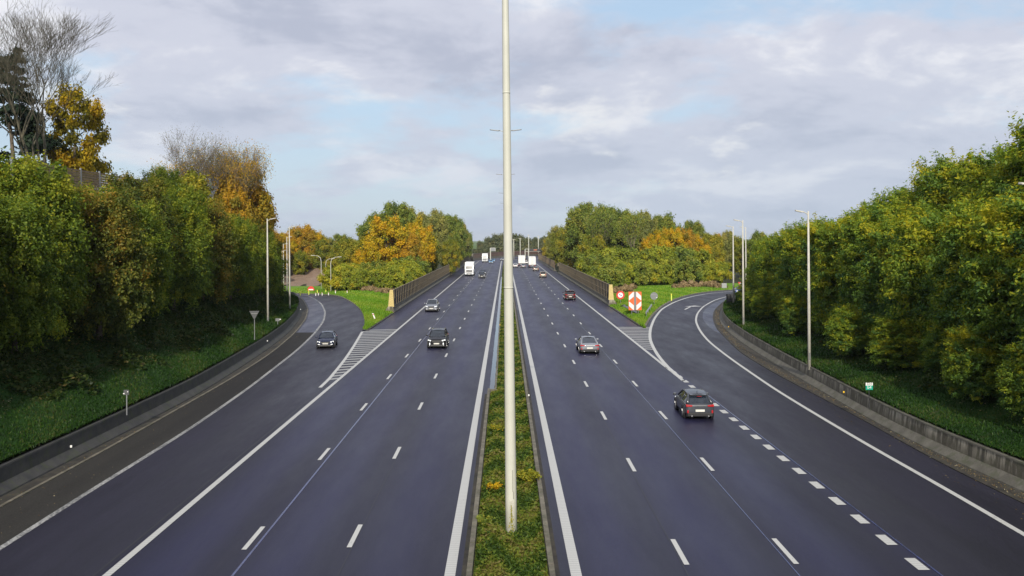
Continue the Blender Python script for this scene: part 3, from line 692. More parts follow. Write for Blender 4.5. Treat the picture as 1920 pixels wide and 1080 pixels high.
me, C = crown('crown', 95, 15.0, 6.5, 6.5, .2, 9000, .62, L_FAR, 60, .18, (1, 1, .85), 'wall', 14)
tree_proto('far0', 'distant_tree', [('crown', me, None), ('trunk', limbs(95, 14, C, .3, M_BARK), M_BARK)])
me, C = crown('crown', 96, 1.0, 1.3, 1.3, .02, 5000, .09, L_BROWN, 22, .22, (1, 1, .8), 'wall', 20, droop=-.8, elong=4)
tree_proto('dry0', 'dry_weeds', [('stems', me, None)])
me, C = crown('crown', 57, 13.0, 5.2, 5.2, 1.5, 22000, .26, L_YMAPLE, 70, .13, (1.1, 1.1, .6), 'round', 9, elong=1.2, twig=.4)
tree_proto('ymaple', 'maple_tree', [('crown', me, None), ('trunk', limbs(57, 13, C, .3, M_BARK, 40), M_BARK)])
def pine():
    rs = np.random.default_rng(5); C = []; Rc = []
    for k in range(110):
        t = rs.uniform(.12, 1); r = (1.1 - t) * 6.5 * rs.uniform(.4, 1); a = rs.uniform(0, 6.28)
        C.append((math.cos(a) * r, math.sin(a) * r, 17 * t - .12 * r)); Rc.append(rs.uniform(.8, 1.5) * (1.35 - .8 * t))
    C = np.array(C); P, D, idx = clump_points(rs, C, np.array(Rc), 26000, (1.2, 1.2, .42))
    me = leaf_mesh('crown', P, D, .20, np.clip(rs.normal(.5, .25, len(P)), 0, 1), L_PINE, 2.2, rs)
    tree_proto('pine', 'pine_tree', [('crown', me, None), ('trunk', limbs(6, 17, C, .35, M_BARK, 30), M_BARK)])
pine()
def bare(key, seed, h, spread, depth, mat, forks=2, leafn=0, leafm=None, leafs=.2, r0=.3, first=.22):
    rs = random.Random(seed); mb = MB(); tips = []
    def grow(p, d, l, r, k):
        n = 3 if k > 2 else 2; pts = [p]; q = p.copy(); dd = d.copy()
        for i in range(n):
            dd = (dd + Vector((rs.gauss(0, .10), rs.gauss(0, .10), rs.gauss(.07, .06)))).normalized(); q = q + dd * l / n; pts.append(q.copy())
        r1 = r * .66
        mb.tube(pts, [lerp(r, r1, i / n) for i in range(n + 1)], 6 if k > 4 else (4 if k > 2 else 3), cap=False)
        if k == 0: tips.append(q); return
        m = forks + (rs.random() < .35)
        for j in range(m):
            ax = Vector((rs.gauss(0, 1), rs.gauss(0, 1), rs.gauss(0, .35))).normalized()
            nd = (dd + ax * spread * rs.uniform(.55, 1.15)).normalized(); nd.z = abs(nd.z) * .75 + .25 if k > 2 else nd.z; nd.normalize()
            grow(q, nd, l * rs.uniform(.70, .90), max(.008, r1 * (.95 if j == 0 else .72)), k - 1)
        if k < 5:
            t = pts[-2]; ax = Vector((rs.gauss(0, 1), rs.gauss(0, 1), .2)).normalized(); grow(t, (dd + ax * spread * 1.2).normalized(), l * .6, max(.012, r1 * .5), max(0, k - 2))
    for j in range(2):
        grow(Vector((j * .35, 0, -.5)), Vector((-.13 + .26 * j, rs.gauss(0, .05), 1)).normalized(), h * first, r0, depth)
    zmax = max(t.z for t in tips); sc = h / zmax
    mb.v = [(x * sc, y * sc, z * sc) for x, y, z in mb.v]
    parts = [('trunk', mb, mat)]
    if leafn:
        g = np.random.default_rng(seed); T = np.array([tuple(t * sc) for t in tips]); i = g.choice(len(T), leafn)
        P = T[i] + g.normal(0, .45, (leafn, 3)); parts.append(('crown', leaf_mesh('crown', P, g.normal(0, 1, (leafn, 3)), leafs, np.clip(g.normal(.5, .25, leafn), 0, 1), leafm, 1.3, g), None))
    tree_proto(key, 'bare_tree', parts)
bare('bare0', 11, 19, .50, 8, M_BARKO, r0=.24)
bare('bare1', 4, 18, .55, 8, M_BARKG, leafn=5000, leafm=L_IVYB, leafs=.08, r0=.2)
bare('bare2', 7, 17, .55, 8, M_BARKG, leafn=12000, leafm=L_RUST, leafs=.12, r0=.2)
bare('birch0', 21, 14, .42, 6, M_BARKP, leafn=5000, leafm=L_GREEN, leafs=.22, r0=.14, first=.3)

# ------------------------------------------------------------------ planting
def X_(px, Y): return (px - VX) * Y / F
def woods():
    rr = random.Random(5)
    # left bank: rows of ivy-hung trees stepping up the slope
    G = 'ivy hung trees on the left bank'
    ORD = ['first', 'second', 'third', 'fourth', 'fifth', 'sixth', 'seventh', 'eighth', 'ninth', 'tenth', 'eleventh', 'twelfth', 'thirteenth', 'fourteenth', 'fifteenth', 'sixteenth', 'seventeenth', 'eighteenth', 'nineteenth', 'twentieth', 'twenty-first', 'twenty-second', 'twenty-third', 'twenty-fourth', 'twenty-fifth', 'twenty-sixth', 'twenty-seventh', 'twenty-eighth']
    front = []
    y = 24.0; k = 0
    while y < 136:
        x = wl(y) - (5.9 if k % 2 else 7.6) - rr.random() * 0.8; s = lerp(.95, 1.12, rr.random()) * (1.0 if y < 100 else .9)
        front.append((x, y, s)); y += rr.uniform(4.4, 5.6) * (1 + (y > 90) * .15); k += 1
    vis = [f for f in front if f[1] > 36]
    for i, (x, y, s) in enumerate(front):
        lab = '%s ivy hung tree along the foot of the left bank, counted from the camera' % ORD[i]
        plant(['ivy0', 'ivy1', 'ivy2'][i % 3], x, y, lab, 'tree', G, s * .82, sz=s * .82)
    y = 28; k = 0
    while y < 140:
        x = wl(y) - 14.5 - rr.random() * 2; s = rr.uniform(.62, .8) * (1 if y < 112 else 1.1)
        plant(['ivy1', 'ivy2', 'ivy0', 'ygreen0'][k % 4] if y < 112 else ['rust0', 'ygreen1'][k % 2], x, y, '%s bushy tree of the upper row on the left bank, counted from the camera' % ORD[k], 'tree', G, s, sz=(max(.3, (14.3 - gz(x, y)) / 12.5) if y < 100 else s))
        y += rr.uniform(7, 9); k += 1
    # big trees on the top of the left bank
    plant('bare0', -43.8, 84, 'tall bare tree rising above everything at the far left', 'tree', None, 1.25, rz=2.0, z=13.0, sz=1.03)
    plant('pine', -50.3, 92, 'dark pine behind the tall bare tree at the far left', 'tree', None, 1.0, z=12.6, sz=1.04)
    plant('ymaple', -46.0, 96, 'yellow maple behind the board fence on the left hilltop', 'tree', None, .80, z=12.6, sz=1.14)
    plant('ivy1', -44.0, 82, 'dark green bush behind the near end of the hilltop fence', 'bush', None, .45, z=12.8)
    plant('ivy2', -43.6, 92, 'dark green bush behind the far end of the hilltop fence', 'bush', None, .42, z=12.8)
    plant('bare1', -42.0, 122, 'thinly leaved bare tree with an ivy clad trunk above the left wood', 'tree', None, 1.0, z=7.5, sz=1.05)
    plant('bare1', -41, 130, 'thinly leaved bare tree right of the ivy clad one', 'tree', None, .9, z=6.5, sz=1.0, rz=1.0)
    plant('bare2', -38.5, 122, 'reddish half bare tree beside the orange tree above the left wood', 'tree', None, 1.0, z=6.5, sz=1.03)
    plant('rust1', -35.8, 124, 'orange brown tree at the right end of the left wood', 'tree', None, .95, z=6.0, sz=1.2)
    plant('rust0', -37.5, 133, 'russet tree behind the orange one at the end of the left wood', 'tree', None, .85, z=4.5, sz=1.15)
    plant('rust1', -35, 116, 'brownish orange tree low in the left wood near the lamp posts', 'tree', None, .7, z=5.0, sz=.95)
    plant('ivy0', -32.6, 120, 'green ivy hung tree just left of the first slip road lamp post', 'tree', None, .7, z=2.5, sz=.8)
    plant('ivy2', -34.5, 131, 'green ivy hung tree behind the second slip road lamp post', 'tree', None, .75, z=1.8, sz=.8)
    plant('ivy1', -39, 142, 'dark tree at the foot of the wood beside the bending slip road', 'tree', None, .7, z=1.4, sz=.8)
    # right bank: locust wood
    G = 'locust trees on the right bank'
    y = 18.0; k = 0
    while y < 150:
        x = wr(y) + 5.9 + rr.random() * 1.2; s = rr.uniform(.80, .92) * lerp(1.0, .70, min(1, max(0, (y - 75) / 45)))
        plant('loc%d' % (k % 3), x, y, '%s locust tree of the front row on the right bank, counted from the camera' % ORD[k], 'tree', G, s, sz=s * .92)
        y += rr.uniform(5.0, 6.4); k += 1
    y = 24.0; k = 0
    while y < 150:
        x = wr(y) + 13.0 + rr.random() * 2; s = rr.uniform(.98, 1.06) * lerp(1.16, .60, min(1, max(0, (y - 50) / 72)))
        plant('loc%d' % ((k + 1) % 3), x, y, '%s locust tree of the back row on the right bank, counted from the camera' % ORD[k], 'tree', G, s, sz=s * .95)
        y += rr.uniform(5.6, 7.0); k += 1
    for k in range(16):
        y = 31 + k * 5.4 + rr.uniform(-1, 1)
        plant('loc%d' % ((k + 2) % 3), wr(y) + 4.4 + .9 * math.sin(k * 1.9), y, '%s low locust bush over the right verge, counted from the camera' % ORD[k], 'bush', 'low locust bushes along the right verge', rr.uniform(.40, .52), sz=rr.uniform(.26, .36), name='locust_bush')
    for k in range(4):  # unseen trees, added out of view to cast shade on the near verges
        y = -8 + k * 8
        plant('loc%d' % (k % 3), wr(y) + 6.0, y, None, 'tree', 'unseen trees added to shade the verges beside the bridge', .95)
        plant('ivy%d' % (k % 3), wl(y) - 5.6, y, None, 'tree', 'unseen trees added to shade the verges beside the bridge', 1.0)
    for i, (x, y) in enumerate(((46, 163), (56, 168), (52, 150), (66, 172))):
        plant('loc%d' % (i % 3), x + 6, y - 6, 'small locust tree at the far end of the right bank, %s from the slip road' % ORD[i], 'tree', G, .72)
    # island left of the motorway
    L = [('maple0', 722, 205, 1.0, 1.05, 'round golden maple, the brightest tree left of the motorway'),
         ('maple1', 684, 222, .62, .62, 'small golden tree at the left foot of the bright golden maple'),
         ('rust0', 768, 205, .70, .80, 'reddish brown tree right of the golden maple'),
         ('maple1', 800, 222, .85, 1.05, 'dark gold tree right of the reddish brown one'),
         ('green0', 745, 240, 1.15, 1.20, 'tall green tree standing behind the golden maple'),
         ('green1', 775, 262, 1.05, 1.16, 'tall green tree behind the reddish brown tree'),
         ('green2', 700, 255, .95, 1.05, 'pale green tree on the left shoulder of the golden maple'),
         ('ygreen0', 655, 225, .9, .75, 'yellow green bushy tree left of the small golden tree'),
         ('green0', 640, 262, .8, .72, 'dark round tree at the gap left of the left island wood'),
         ('green1', 812, 275, 1.0, 1.15, 'green tree behind the dark gold tree'),
         ('ygreen1', 822, 232, .75, .80, 'low yellow green tree overhanging the left noise barrier'),
         ('green2', 834, 300, 1.0, 1.1, 'green tree near the far end of the first left noise barrier'),
         ('green0', 848, 318, 1.0, 1.12, 'green tree beyond the first left noise barrier'),
         ('green1', 858, 350, .95, 1.05, 'green tree above the second left noise barrier'),
         ('ygreen0', 846, 268, .62, .72, 'brownish tree rising behind the truck on the left'),
         ('green2', 866, 378, .85, .95, 'last but one green tree of the left island wood'),
         ('green0', 872, 405, .7, .8, 'last green tree of the left island wood before the open sky')]
    for key, px, Y, s, sz, lab in L: plant(key, X_(px, Y), Y, lab, 'tree', 'trees between the motorway and the left slip road', s * 1.12, z=-.1, sz=sz * 1.2)
    rs = random.Random(8); lab2 = ['at the far left beside the curved street lamps', 'left of the middle of the row', 'below the small golden tree', 'below the golden maple', 'below the trunk of the golden maple', 'below the reddish brown tree', 'beside the noise barrier end', 'behind the ribbed noise barrier']
    for i, px in enumerate((632, 650, 668, 690, 712, 734, 752, 772)):
        plant('shrub1', X_(px, 182 + i), 182 + i + rs.uniform(-2, 4), 'leafy shrub of the left gore row, ' + lab2[i], 'shrub', 'shrubs edging the left gore', rs.uniform(1.15, 1.5), z=0)
    for i, (px, Y) in enumerate(((660, 196), (700, 194), (742, 196), (785, 200), (800, 190), (815, 206))):
        plant('shrub%d' % ((i + 1) % 2), X_(px, Y), Y, 'taller back row shrub of the left gore, %s from the left' % ORD[i], 'shrub', 'shrubs edging the left gore', rs.uniform(1.5, 1.9), z=0)
    # orange wood beyond the left slip road
    O = [('rust1', 512, 232, .95, 1.0), ('maple1', 530, 240, .85, .95), ('rust0', 548, 250, 1.0, 1.08), ('rust1', 566, 246, 1.0, 1.10), ('maple0', 586, 252, .9, 1.0), ('ygreen0', 600, 246, .8, .86), ('green1', 618, 258, .72, .76), ('rust0', 575, 268, 1.0, 1.15), ('ygreen1', 560, 238, .62, .62), ('rust1', 628, 275, .8, .75), ('green2', 606, 270, .7, .8), ('maple0', 500, 215, .7, .8)]
    labs = ['russet tree just right of the nearest left lamp post', 'golden tree between the two nearest left lamp posts', 'orange tree beside the second left lamp post', 'bright orange tree in the middle of the orange wood', 'gold and green tree right of the bright orange one', 'yellow green tree behind the first curved street lamp', 'dark green tree behind the two right curved street lamps', 'tallest russet tree at the back of the orange wood', 'low yellow tree at the front of the orange wood', 'brownish tree in the dip right of the orange wood', 'green tree at the back right of the orange wood', 'golden tree almost hidden behind the left wood']
    for (key, px, Y, s, sz), lab in zip(O, labs): plant(key, X_(px, Y), Y, lab, 'tree', 'autumn trees beyond the left slip road', s, z=0.3, sz=sz)
    # island right of the motorway
    Rr = [('green0', 1092, 262, 1.15, 1.22, 'tall green tree above the far part of the right noise barrier'),
          ('ygreen0', 1078, 283, 1.0, 1.1, 'yellow green tree at the motorway edge on the right'),
          ('ygreen1', 1054, 312, .9, .98, 'golden green tree beyond the first right noise barrier'),
          ('green1', 1046, 345, .9, .9, 'dark green tree leaning over the second right noise barrier'),
          ('ygreen0', 1034, 372, .75, .82, 'last yellowish tree of the right island wood'),
          ('birch0', 1120, 236, 1.0, 1.08, 'tall pale stemmed tree with thin leaves, left of the right island wood'),
          ('green2', 1135, 250, 1.1, 1.15, 'broad green tree behind the tall pale stemmed tree'),
          ('ygreen1', 1110, 235, .8, .85, 'yellow green tree with leaves down to the shrubs'),
          ('birch0', 1188, 225, .95, 1.0, 'pale stemmed tree in the middle of the right island wood'),
          ('green0', 1165, 245, 1.0, 1.08, 'green tree behind the warning board on the right'),
          ('green1', 1205, 248, 1.0, 1.05, 'olive green tree in the middle of the right island wood'),
          ('maple1', 1228, 226, .72, .82, 'golden tree above the right gore shrubs'),
          ('maple0', 1262, 222, .75, .86, 'orange gold tree left of the russet one'),
          ('rust1', 1284, 226, .72, .84, 'russet tree in the right island wood'),
          ('green2', 1245, 250, 1.0, 1.0, 'olive tree behind the golden one in the right island wood'),
          ('maple1', 1310, 230, .62, .74, 'yellow tree right of the russet one'),
          ('ygreen0', 1332, 232, .75, .8, 'yellow green tree before the slip road lamp posts'),
          ('green0', 1300, 255, .85, .9, 'green tree at the back right of the island wood'),
          ('rust0', 1345, 250, .7, .75, 'brownish tree near the slip road lamp posts'),
          ('green1', 1365, 240, .7, .72, 'green tree behind the farthest right lamp post'),
          ('ygreen1', 1395, 236, .7, .7, 'green tree between the lamp posts and the locust wood'),
          ('green2', 1420, 230, .7, .7, 'green tree hidden partly behind the locust wood')]
    for key, px, Y, s, sz, lab in Rr: plant(key, X_(px, Y), Y, lab, 'tree', 'trees between the motorway and the right slip road', s * 1.1, z=-.1, sz=sz * 1.2)
    lab3 = ['beside the motorway noise barrier', 'behind the yellow end post', 'above the round red ringed sign', 'above the warning board', 'right of the warning board', 'above the grey sign back', 'above the marker post', 'in the middle of the row', 'before the golden trees', 'before the russet tree', 'near the end of the row', 'at the right end of the row']
    for i, px in enumerate((1092, 1118, 1142, 1166, 1190, 1214, 1238, 1262, 1286, 1310, 1335, 1358)):
        plant('shrub%d' % (i % 4 != 0), X_(px, 187 + i), 187 + i * 1.6 + rs.uniform(-2, 3), 'leafy shrub in the right gore shrub row, ' + lab3[i], 'shrub', 'shrubs edging the right gore', rs.uniform(1.3, 1.75) * (1 if px < 1300 else .8), z=0)
    for i, (px, Y) in enumerate(((1080, 215), (1104, 206), (1130, 202), (1160, 204), (1195, 206), (1228, 205), (1262, 208), (1296, 210))):
        plant('shrub%d' % (i % 2), X_(px, Y), Y, 'taller back row shrub of the right gore, %s from the left' % ORD[i], 'shrub', 'shrubs edging the right gore', rs.uniform(1.9, 2.4), z=0)
    # dry weeds
    for i, (px, py) in enumerate(((1150, 553), (1160, 549), (1172, 551), (1180, 546), (1270, 543), (1290, 541), (1310, 541), (1330, 541), (1350, 542), (700, 549), (715, 551), (726, 553), (690, 548))):
        p = at(px, py); plant('dry0', p[0], p[1], 'x', None, None, rs.uniform(.9, 1.5), z=0.1)
    # trees beyond the distant bend
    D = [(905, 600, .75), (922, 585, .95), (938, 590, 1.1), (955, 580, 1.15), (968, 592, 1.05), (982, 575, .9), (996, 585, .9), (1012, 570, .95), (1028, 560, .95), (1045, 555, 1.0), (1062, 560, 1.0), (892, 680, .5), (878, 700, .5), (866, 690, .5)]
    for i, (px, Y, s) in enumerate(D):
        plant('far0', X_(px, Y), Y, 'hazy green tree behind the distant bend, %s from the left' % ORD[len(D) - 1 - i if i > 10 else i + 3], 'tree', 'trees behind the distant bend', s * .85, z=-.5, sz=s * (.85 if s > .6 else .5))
woods()
# drop the labels of the dry weeds into one unlabelled-stuff style
for o in [o for o in scene.objects if o.name.startswith('dry_weeds') and o.type == 'EMPTY']:
    c = o.children[0]; c.parent = None; c.location = o.location; c.scale = o.scale; c.rotation_euler = o.rotation_euler; bpy.data.objects.remove(o)
    c.name = 'dry_weeds'; tag(c, None, None, None, 'stuff')

# ------------------------------------------------------------------ low growth
def scatter_veg():
    rs = np.random.default_rng(12)
    # median weeds: leafy ground cover, taller along the middle
    n = 120000; y = 24 + rs.uniform(0, 1, n) ** 1.9 * 330; xl = np.where(y < 61, -1.02, -.62); x = xl + rs.uniform(0, 1, n) * (1.24 - xl)
    p = (np.sin(y * .9) + np.sin(y * 2.3 + x * 3) + np.sin(x * 5 + y * .37)) / 3
    hgt = .10 + .16 * np.clip(p + .4, 0, 1) + .02; z = .06 + rs.uniform(0, 1, n) * hgt + .14 * np.sin(np.pi * np.clip((x - xl) / (1.24 - xl), 0, 1))
    sz = np.clip(.028 + y * .0011, .03, .25)
    tint = np.clip(.45 + .3 * np.sin(y * 1.7 + 2 * np.sin(x * 3)) + rs.normal(0, .2, n), 0, 1)
    P = np.stack([x, y, z], 1); N0 = np.tile([0, 0, 1.0], (n, 1)) + rs.normal(0, .4, (n, 3))
    WM = leafmat('weed_leaf', gcol((.030, .060, .010), (.060, .105, .014), (.105, .150, .018), (.17, .185, .026), (.17, .14, .045)), 0)
    o = link(bpy.data.objects.new('undergrowth', leaf_mesh('undergrowth', P, N0, sz, tint, WM, 2.4, rs))); tag(o, kind='stuff')
    # leafy fern-like plant, yellow herb, climber on the post, tufts
    def tuft(name, x, y, r, h, n, mat, label, cat, sz, fronds=14):
        t = thing(name, (x, y, .12), label, cat); g = np.random.default_rng(int(abs(x * 100 + y * 10)))
        a = g.uniform(0, 6.28, fronds); k = g.integers(0, fronds, n); u = g.uniform(.1, 1, n); rr_ = r * g.uniform(.6, 1, fronds)
        P = np.stack([np.cos(a[k]) * rr_[k] * u, np.sin(a[k]) * rr_[k] * u, h * np.sin(u * 2.2)], 1) + g.normal(0, sz * .9, (n, 3)); P[:, 2] = np.abs(P[:, 2])
        m = link(bpy.data.objects.new('foliage', leaf_mesh('foliage', P, np.tile([0, 0, 1.], (n, 1)), sz, np.clip(g.normal(.6, .2, n), 0, 1), mat, 2.2, g))); m.parent = t
        mb = MB()
        for i in range(fronds): mb.tube([(0, 0, -.1), (math.cos(a[i]) * rr_[i] * .5, math.sin(a[i]) * rr_[i] * .5, h * .9), (math.cos(a[i]) * rr_[i], math.sin(a[i]) * rr_[i], h * .75)], [.008, .006, .003], 4, cap=False)
        mb.build('stems', M_BARK, t)
    q = at(991, 903, .3); tuft('broad_weed', q[0], q[1], .55, .50, 1500, L_YGRN, 'bright green fern like plant in the median right of the tall lamp post', 'plant', .055, 16)
    q = at(928, 915, .3); tuft('yellow_weed', q[0], q[1], .45, .3, 700, L_MAPLE, 'yellow leaved weed in the median left of the tall lamp post', 'plant', .04, 16)
    q = at(930, 805, .3); tuft('broad_weed', q[0], q[1], .4, .3, 500, L_YGRN, 'light green weed in the median farther along, left of the tall lamp post', 'plant', .06, 12)
    q = at(908, 985, .2); tuft('broad_weed', q[0], q[1], .4, .3, 700, L_GREEN, 'dark green broad leaved weed against the left median kerb', 'plant', .05, 12)
    # grass blades on the verges and gores
    GM = leafmat('grass_blade', gcol((.009, .031, .004), (.018, .055, .006), (.032, .075, .008), (.065, .075, .018)), 0, .2)  # verge blades share the green that has shade put into it
    def blades(C, side, n, y0, y1, umax):
        y = y0 + rs.uniform(0, 1, n) ** 1.7 * (y1 - y0); o_ = np.argsort(C[:, 1]); x0 = np.interp(y, C[o_, 1], C[o_, 0]); u = .55 + rs.uniform(0, 1, n) ** 1.2 * umax
        x = x0 + side * u; z = height(x, y) + .02 + rs.uniform(0, .10, n); sl_ = np.clip(.012 + y * .0007, .02, .1)
        P = np.stack([x, y, z], 1); N0 = rs.normal(0, 1, (n, 3)); N0[:, 2] *= .4
        tint = np.clip(.45 + .25 * np.sin(x * 1.1 + y * .6) + rs.normal(0, .22, n), 0, 1)
        return P, N0, sl_, tint
    for C, side in ((WL, -1), (WR, 1)):
        P, N0, s_, t_ = blades(C, side, 90000, 30, 150, 7.0)
        o = link(bpy.data.objects.new('grass', leaf_mesh('grass', P, N0, s_, t_, GM, 4.5, rs, -3.0))); tag(o, kind='stuff')
    GL2 = leafmat('gore_blade', gcol((.09, .20, .012), (.14, .27, .016), (.20, .31, .025), (.28, .30, .05)), 0, .2)
    n = 60000; y = rs.uniform(105, 190, n); side = rs.integers(0, 2, n)
    kx = np.where(side == 0, [kl(a) for a in y], [kr(a) for a in y]); ex = np.where(side == 0, -16.1, 16.1); t = rs.uniform(0.01, .99, n); x = kx + (ex - kx) * t
    z = np.array([gore_z(a, b, c if s_ == 1 else c) for a, b, c, s_ in zip(x, y, t, side)]) + .05 + rs.uniform(0, .12, n)
    P = np.stack([x, y, z], 1); N0 = rs.normal(0, 1, (n, 3)); N0[:, 2] *= .4
    o = link(bpy.data.objects.new('grass', leaf_mesh('grass', P, N0, .10, np.clip(.45 + .2 * np.sin(x * .8 + y * .4) + rs.normal(0, .2, n), 0, 1), GL2, 3, rs, -3.0))); tag(o, kind='stuff')
    # ivy and brambles on the steep banks under the trees
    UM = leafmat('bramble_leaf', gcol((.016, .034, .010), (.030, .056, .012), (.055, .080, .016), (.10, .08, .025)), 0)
    for C, side, n in ((WL, -1, 120000), (WR, 1, 60000)):
        y = 28 + rs.uniform(0, 1, n) ** 1.4 * 120; o_ = np.argsort(C[:, 1]); x0 = np.interp(y, C[o_, 1], C[o_, 0]); edge = (3.4 if side < 0 else 3.8) + 1.0 * np.sin(y * .6) + .6 * np.sin(y * 1.7)
        x = x0 + side * (edge + rs.uniform(0, 1, n) * 14); z = height(x, y) + rs.uniform(0, .9, n) * (.5 + .5 * np.sin(x * 1.3 + y * .9)) + .05
        P = np.stack([x, y, z], 1); o = link(bpy.data.objects.new('brambles', leaf_mesh('brambles', P, np.tile([0, 0, 1.], (n, 1)), .17, np.clip(rs.normal(.45, .25, n), 0, 1), UM, 1.5, rs))); tag(o, kind='stuff')
    # fallen leaves: in the gutters, on the verges, shoulders
    LM = leafmat('fallen_leaf', gcol((.10, .06, .03), (.22, .13, .05), (.42, .30, .12), (.50, .45, .30)), 0)
    parts = []
    def strew(C, lo, hi, n, y0, y1, zf, sz):
        y = y0 + rs.uniform(0, 1, n) ** 1.5 * (y1 - y0); o_ = np.argsort(C[:, 1]); x = np.interp(y, C[o_, 1], C[o_, 0]) + rs.uniform(lo, hi, n)
        z = (height(x, y) + .12 + rs.uniform(0, .04, n)) if zf else np.full(n, .028); parts.append((np.stack([x, y, z], 1), np.full(n, sz) * (1 + y / 120)))
    strew(GR, .15, .75, 2600, 28, 130, False, .034); strew(GR, -1.4, .2, 260, 28, 120, False, .032); strew(GL, -.5, .15, 260, 28, 110, False, .030); strew(GL, 0, 2.2, 160, 28, 100, False, .028)
    strew(WL, -6.5, -3.0, 2200, 34, 90, True, .035); strew(WR, 2.5, 5.5, 500, 34, 90, True, .04)
    P = np.concatenate([a for a, _ in parts]); S = np.concatenate([b for _, b in parts]); n = len(P)
    N0 = np.tile([0, 0, 2.5], (n, 1)); o = link(bpy.data.objects.new('fallen_leaves', leaf_mesh('fallen_leaves', P, N0, S, np.clip(rs.normal(.5, .3, n), 0, 1), LM, 1.4, rs))); tag(o, kind='stuff')
scatter_veg()

# ------------------------------------------------------------------ lamp posts
def luminaire(mb_arm, parent, x, z, s, L=1.1, name='lamp_head'):
    MB().tube([(0, 0, z - .25), (s * .25 * L, 0, z - .06), (s * .55 * L, 0, z)], .035, 6).build('arm', M_POLE2, parent)
    h = MB(); h.poly([(s * .45 * L, -.13, z - .02), (s * .6 * L, -.17, z - .05), (s * 1.25 * L, -.14, z + .06), (s * 1.3 * L, 0, z + .08), (s * 1.25 * L, .14, z + .06), (s * .6 * L, .17, z - .05), (s * .45 * L, .13, z - .02)], (0, 0, 1), .09)
    h.build(name, M_GREY if L > 1.2 else M_POLE2, parent, bevel=.015)
def median_post(k):
    Y = at(959, 1012)[1] + 68 * k; x = .15 + cx(Y)
    lab = ['huge pale lamp post in the median, right in front of the camera', 'second median lamp post, with two dark arms showing beside the front post', 'third median lamp post, half hidden behind the front post', 'fourth median lamp post behind the front post', 'fifth median lamp post behind the front post', 'sixth median lamp post behind the front post', 'last median lamp post before the distant bend'][k]
    r = thing('lamp_post', (x, Y, 0), lab, 'lamp post', 'tall lamp posts in the median')
    n = 14; H = 22.3; lean = -.10 if k == 0 else 0
    mb = MB(); mb.tube([(lean * t / n * 1.0, 0, -.2 + (H + .2) * t / n) for t in range(n + 1)], [lerp(.205, .10, t / n) for t in range(n + 1)], 12)
    mb.build('pole', M_POLE, r, True)
    MB().cyl((0, 0, .16), (0, 0, 1), .27, .12, 12).build('base_plate', M_KERB, r, bevel=.01)
    if k == 0:
        MB().cyl((-.04, 0, 8.8), (0, 0, 1), .172, .05, 14).cyl((-.07, 0, 15.6), (0, 0, 1), .138, .05, 14).build('section_joint', M_POLE, r, True)
        MB().box((.02, -.212, 1.15), (.14, .02, .55)).build('access_door', M_POLE2, r, bevel=.006)
        MB().box((.06, -.199, 2.1), (.012, .012, .75)).box((.085, -.19, 1.6), (.012, .012, .25)).build('hatch_edge', M_DKM, r)
        g = np.random.default_rng(3); m = 160; z = g.uniform(0.05, 1.25, m); P = np.stack([.02 + g.normal(0, .05, m) * (1.3 - z) - .02 * z, -.215 - g.uniform(0, .05, m), z + .05], 1)
        c = link(bpy.data.objects.new('climbing_plant', leaf_mesh('climbing_plant', P, np.tile([0, -1., .3], (m, 1)), .03, np.clip(g.normal(.6, .2, m), 0, 1), L_YGRN, 1.4, g)))
        c.location = (x, Y, 0); tag(c, 'small climbing plant growing up the foot of the tall front lamp post', 'plant')
    for s in (-1, 1): luminaire(None, r, 0, H + .15, s, 1.35)
for k in range(7): median_post(k)
def side_post(px, py, ytop, face, lab, z0=None, Yk=None):
    if Yk is None:
        z0 = 1.15 if z0 is None else z0; x, Y, _ = at(px, py, z0)
    else: Y = Yk; x = atY(px, py, Y)[0]; z0 = 0.0
    H = atY(px, ytop, Y)[2] - z0
    r = thing('lamp_post', (x, Y, z0 - .25), lab, 'lamp post', 'lamp posts along the slip roads')
    MB().tube([(0, 0, 0), (0, 0, H * .5), (0, 0, H + .25)], [.12, .10, .06], 10).build('pole', M_POLE2, r, True)
    MB().box((0, -.118, 1.0), (.10, .02, .5)).build('hatch', M_GREY, r)
    luminaire(None, r, 0, H + .2, face, .75); return r
side_post(502.5, 612, 410, 1, 'nearest lamp post left, beside the triangular sign back')
side_post(543.5, 585, 425, 1, 'second lamp post on the left slip road, standing in the grass above the barrier', 1.1)
side_post(538.5, 552, 444, 1, 'third lamp post on the left slip road', Yk=168)
side_post(532, 549, 457, 1, 'fourth lamp post on the left slip road, shorter than its neighbour', Yk=192)
side_post(529, 547, 470, 1, 'fifth lamp post on the left slip road, touching the fourth', Yk=222)
side_post(522, 546, 509, 1, 'lowest and leftmost lamp post of the left slip road, beside the wood', Yk=250)
side_post(1517.5, 687, 396, -1, 'nearest full lamp post on the right bank, in front of the locust wood', 1.1)
side_post(1394, 613, 413, -1, 'second lamp post on the right bank, just behind the barrier bend', 1.1)
side_post(1375.5, 578, 424, -1, 'third lamp post on the right slip road, beside the dark sign back', 1.0)
side_post(1399, 556, 426, -1, 'fourth lamp post on the right, half hidden behind the second', .8)
r = thing('lamp_post', (22.95, 37.5, .8), 'lamp post whose head only juts in at the right edge of the view', 'lamp post', 'lamp posts along the slip roads')
MB().tube([(0, 0, 0), (0, 0, 11.8)], [.12, .06], 10).build('pole', M_POLE2, r, True); luminaire(None, r, 0, 11.75, -1, 1.2)
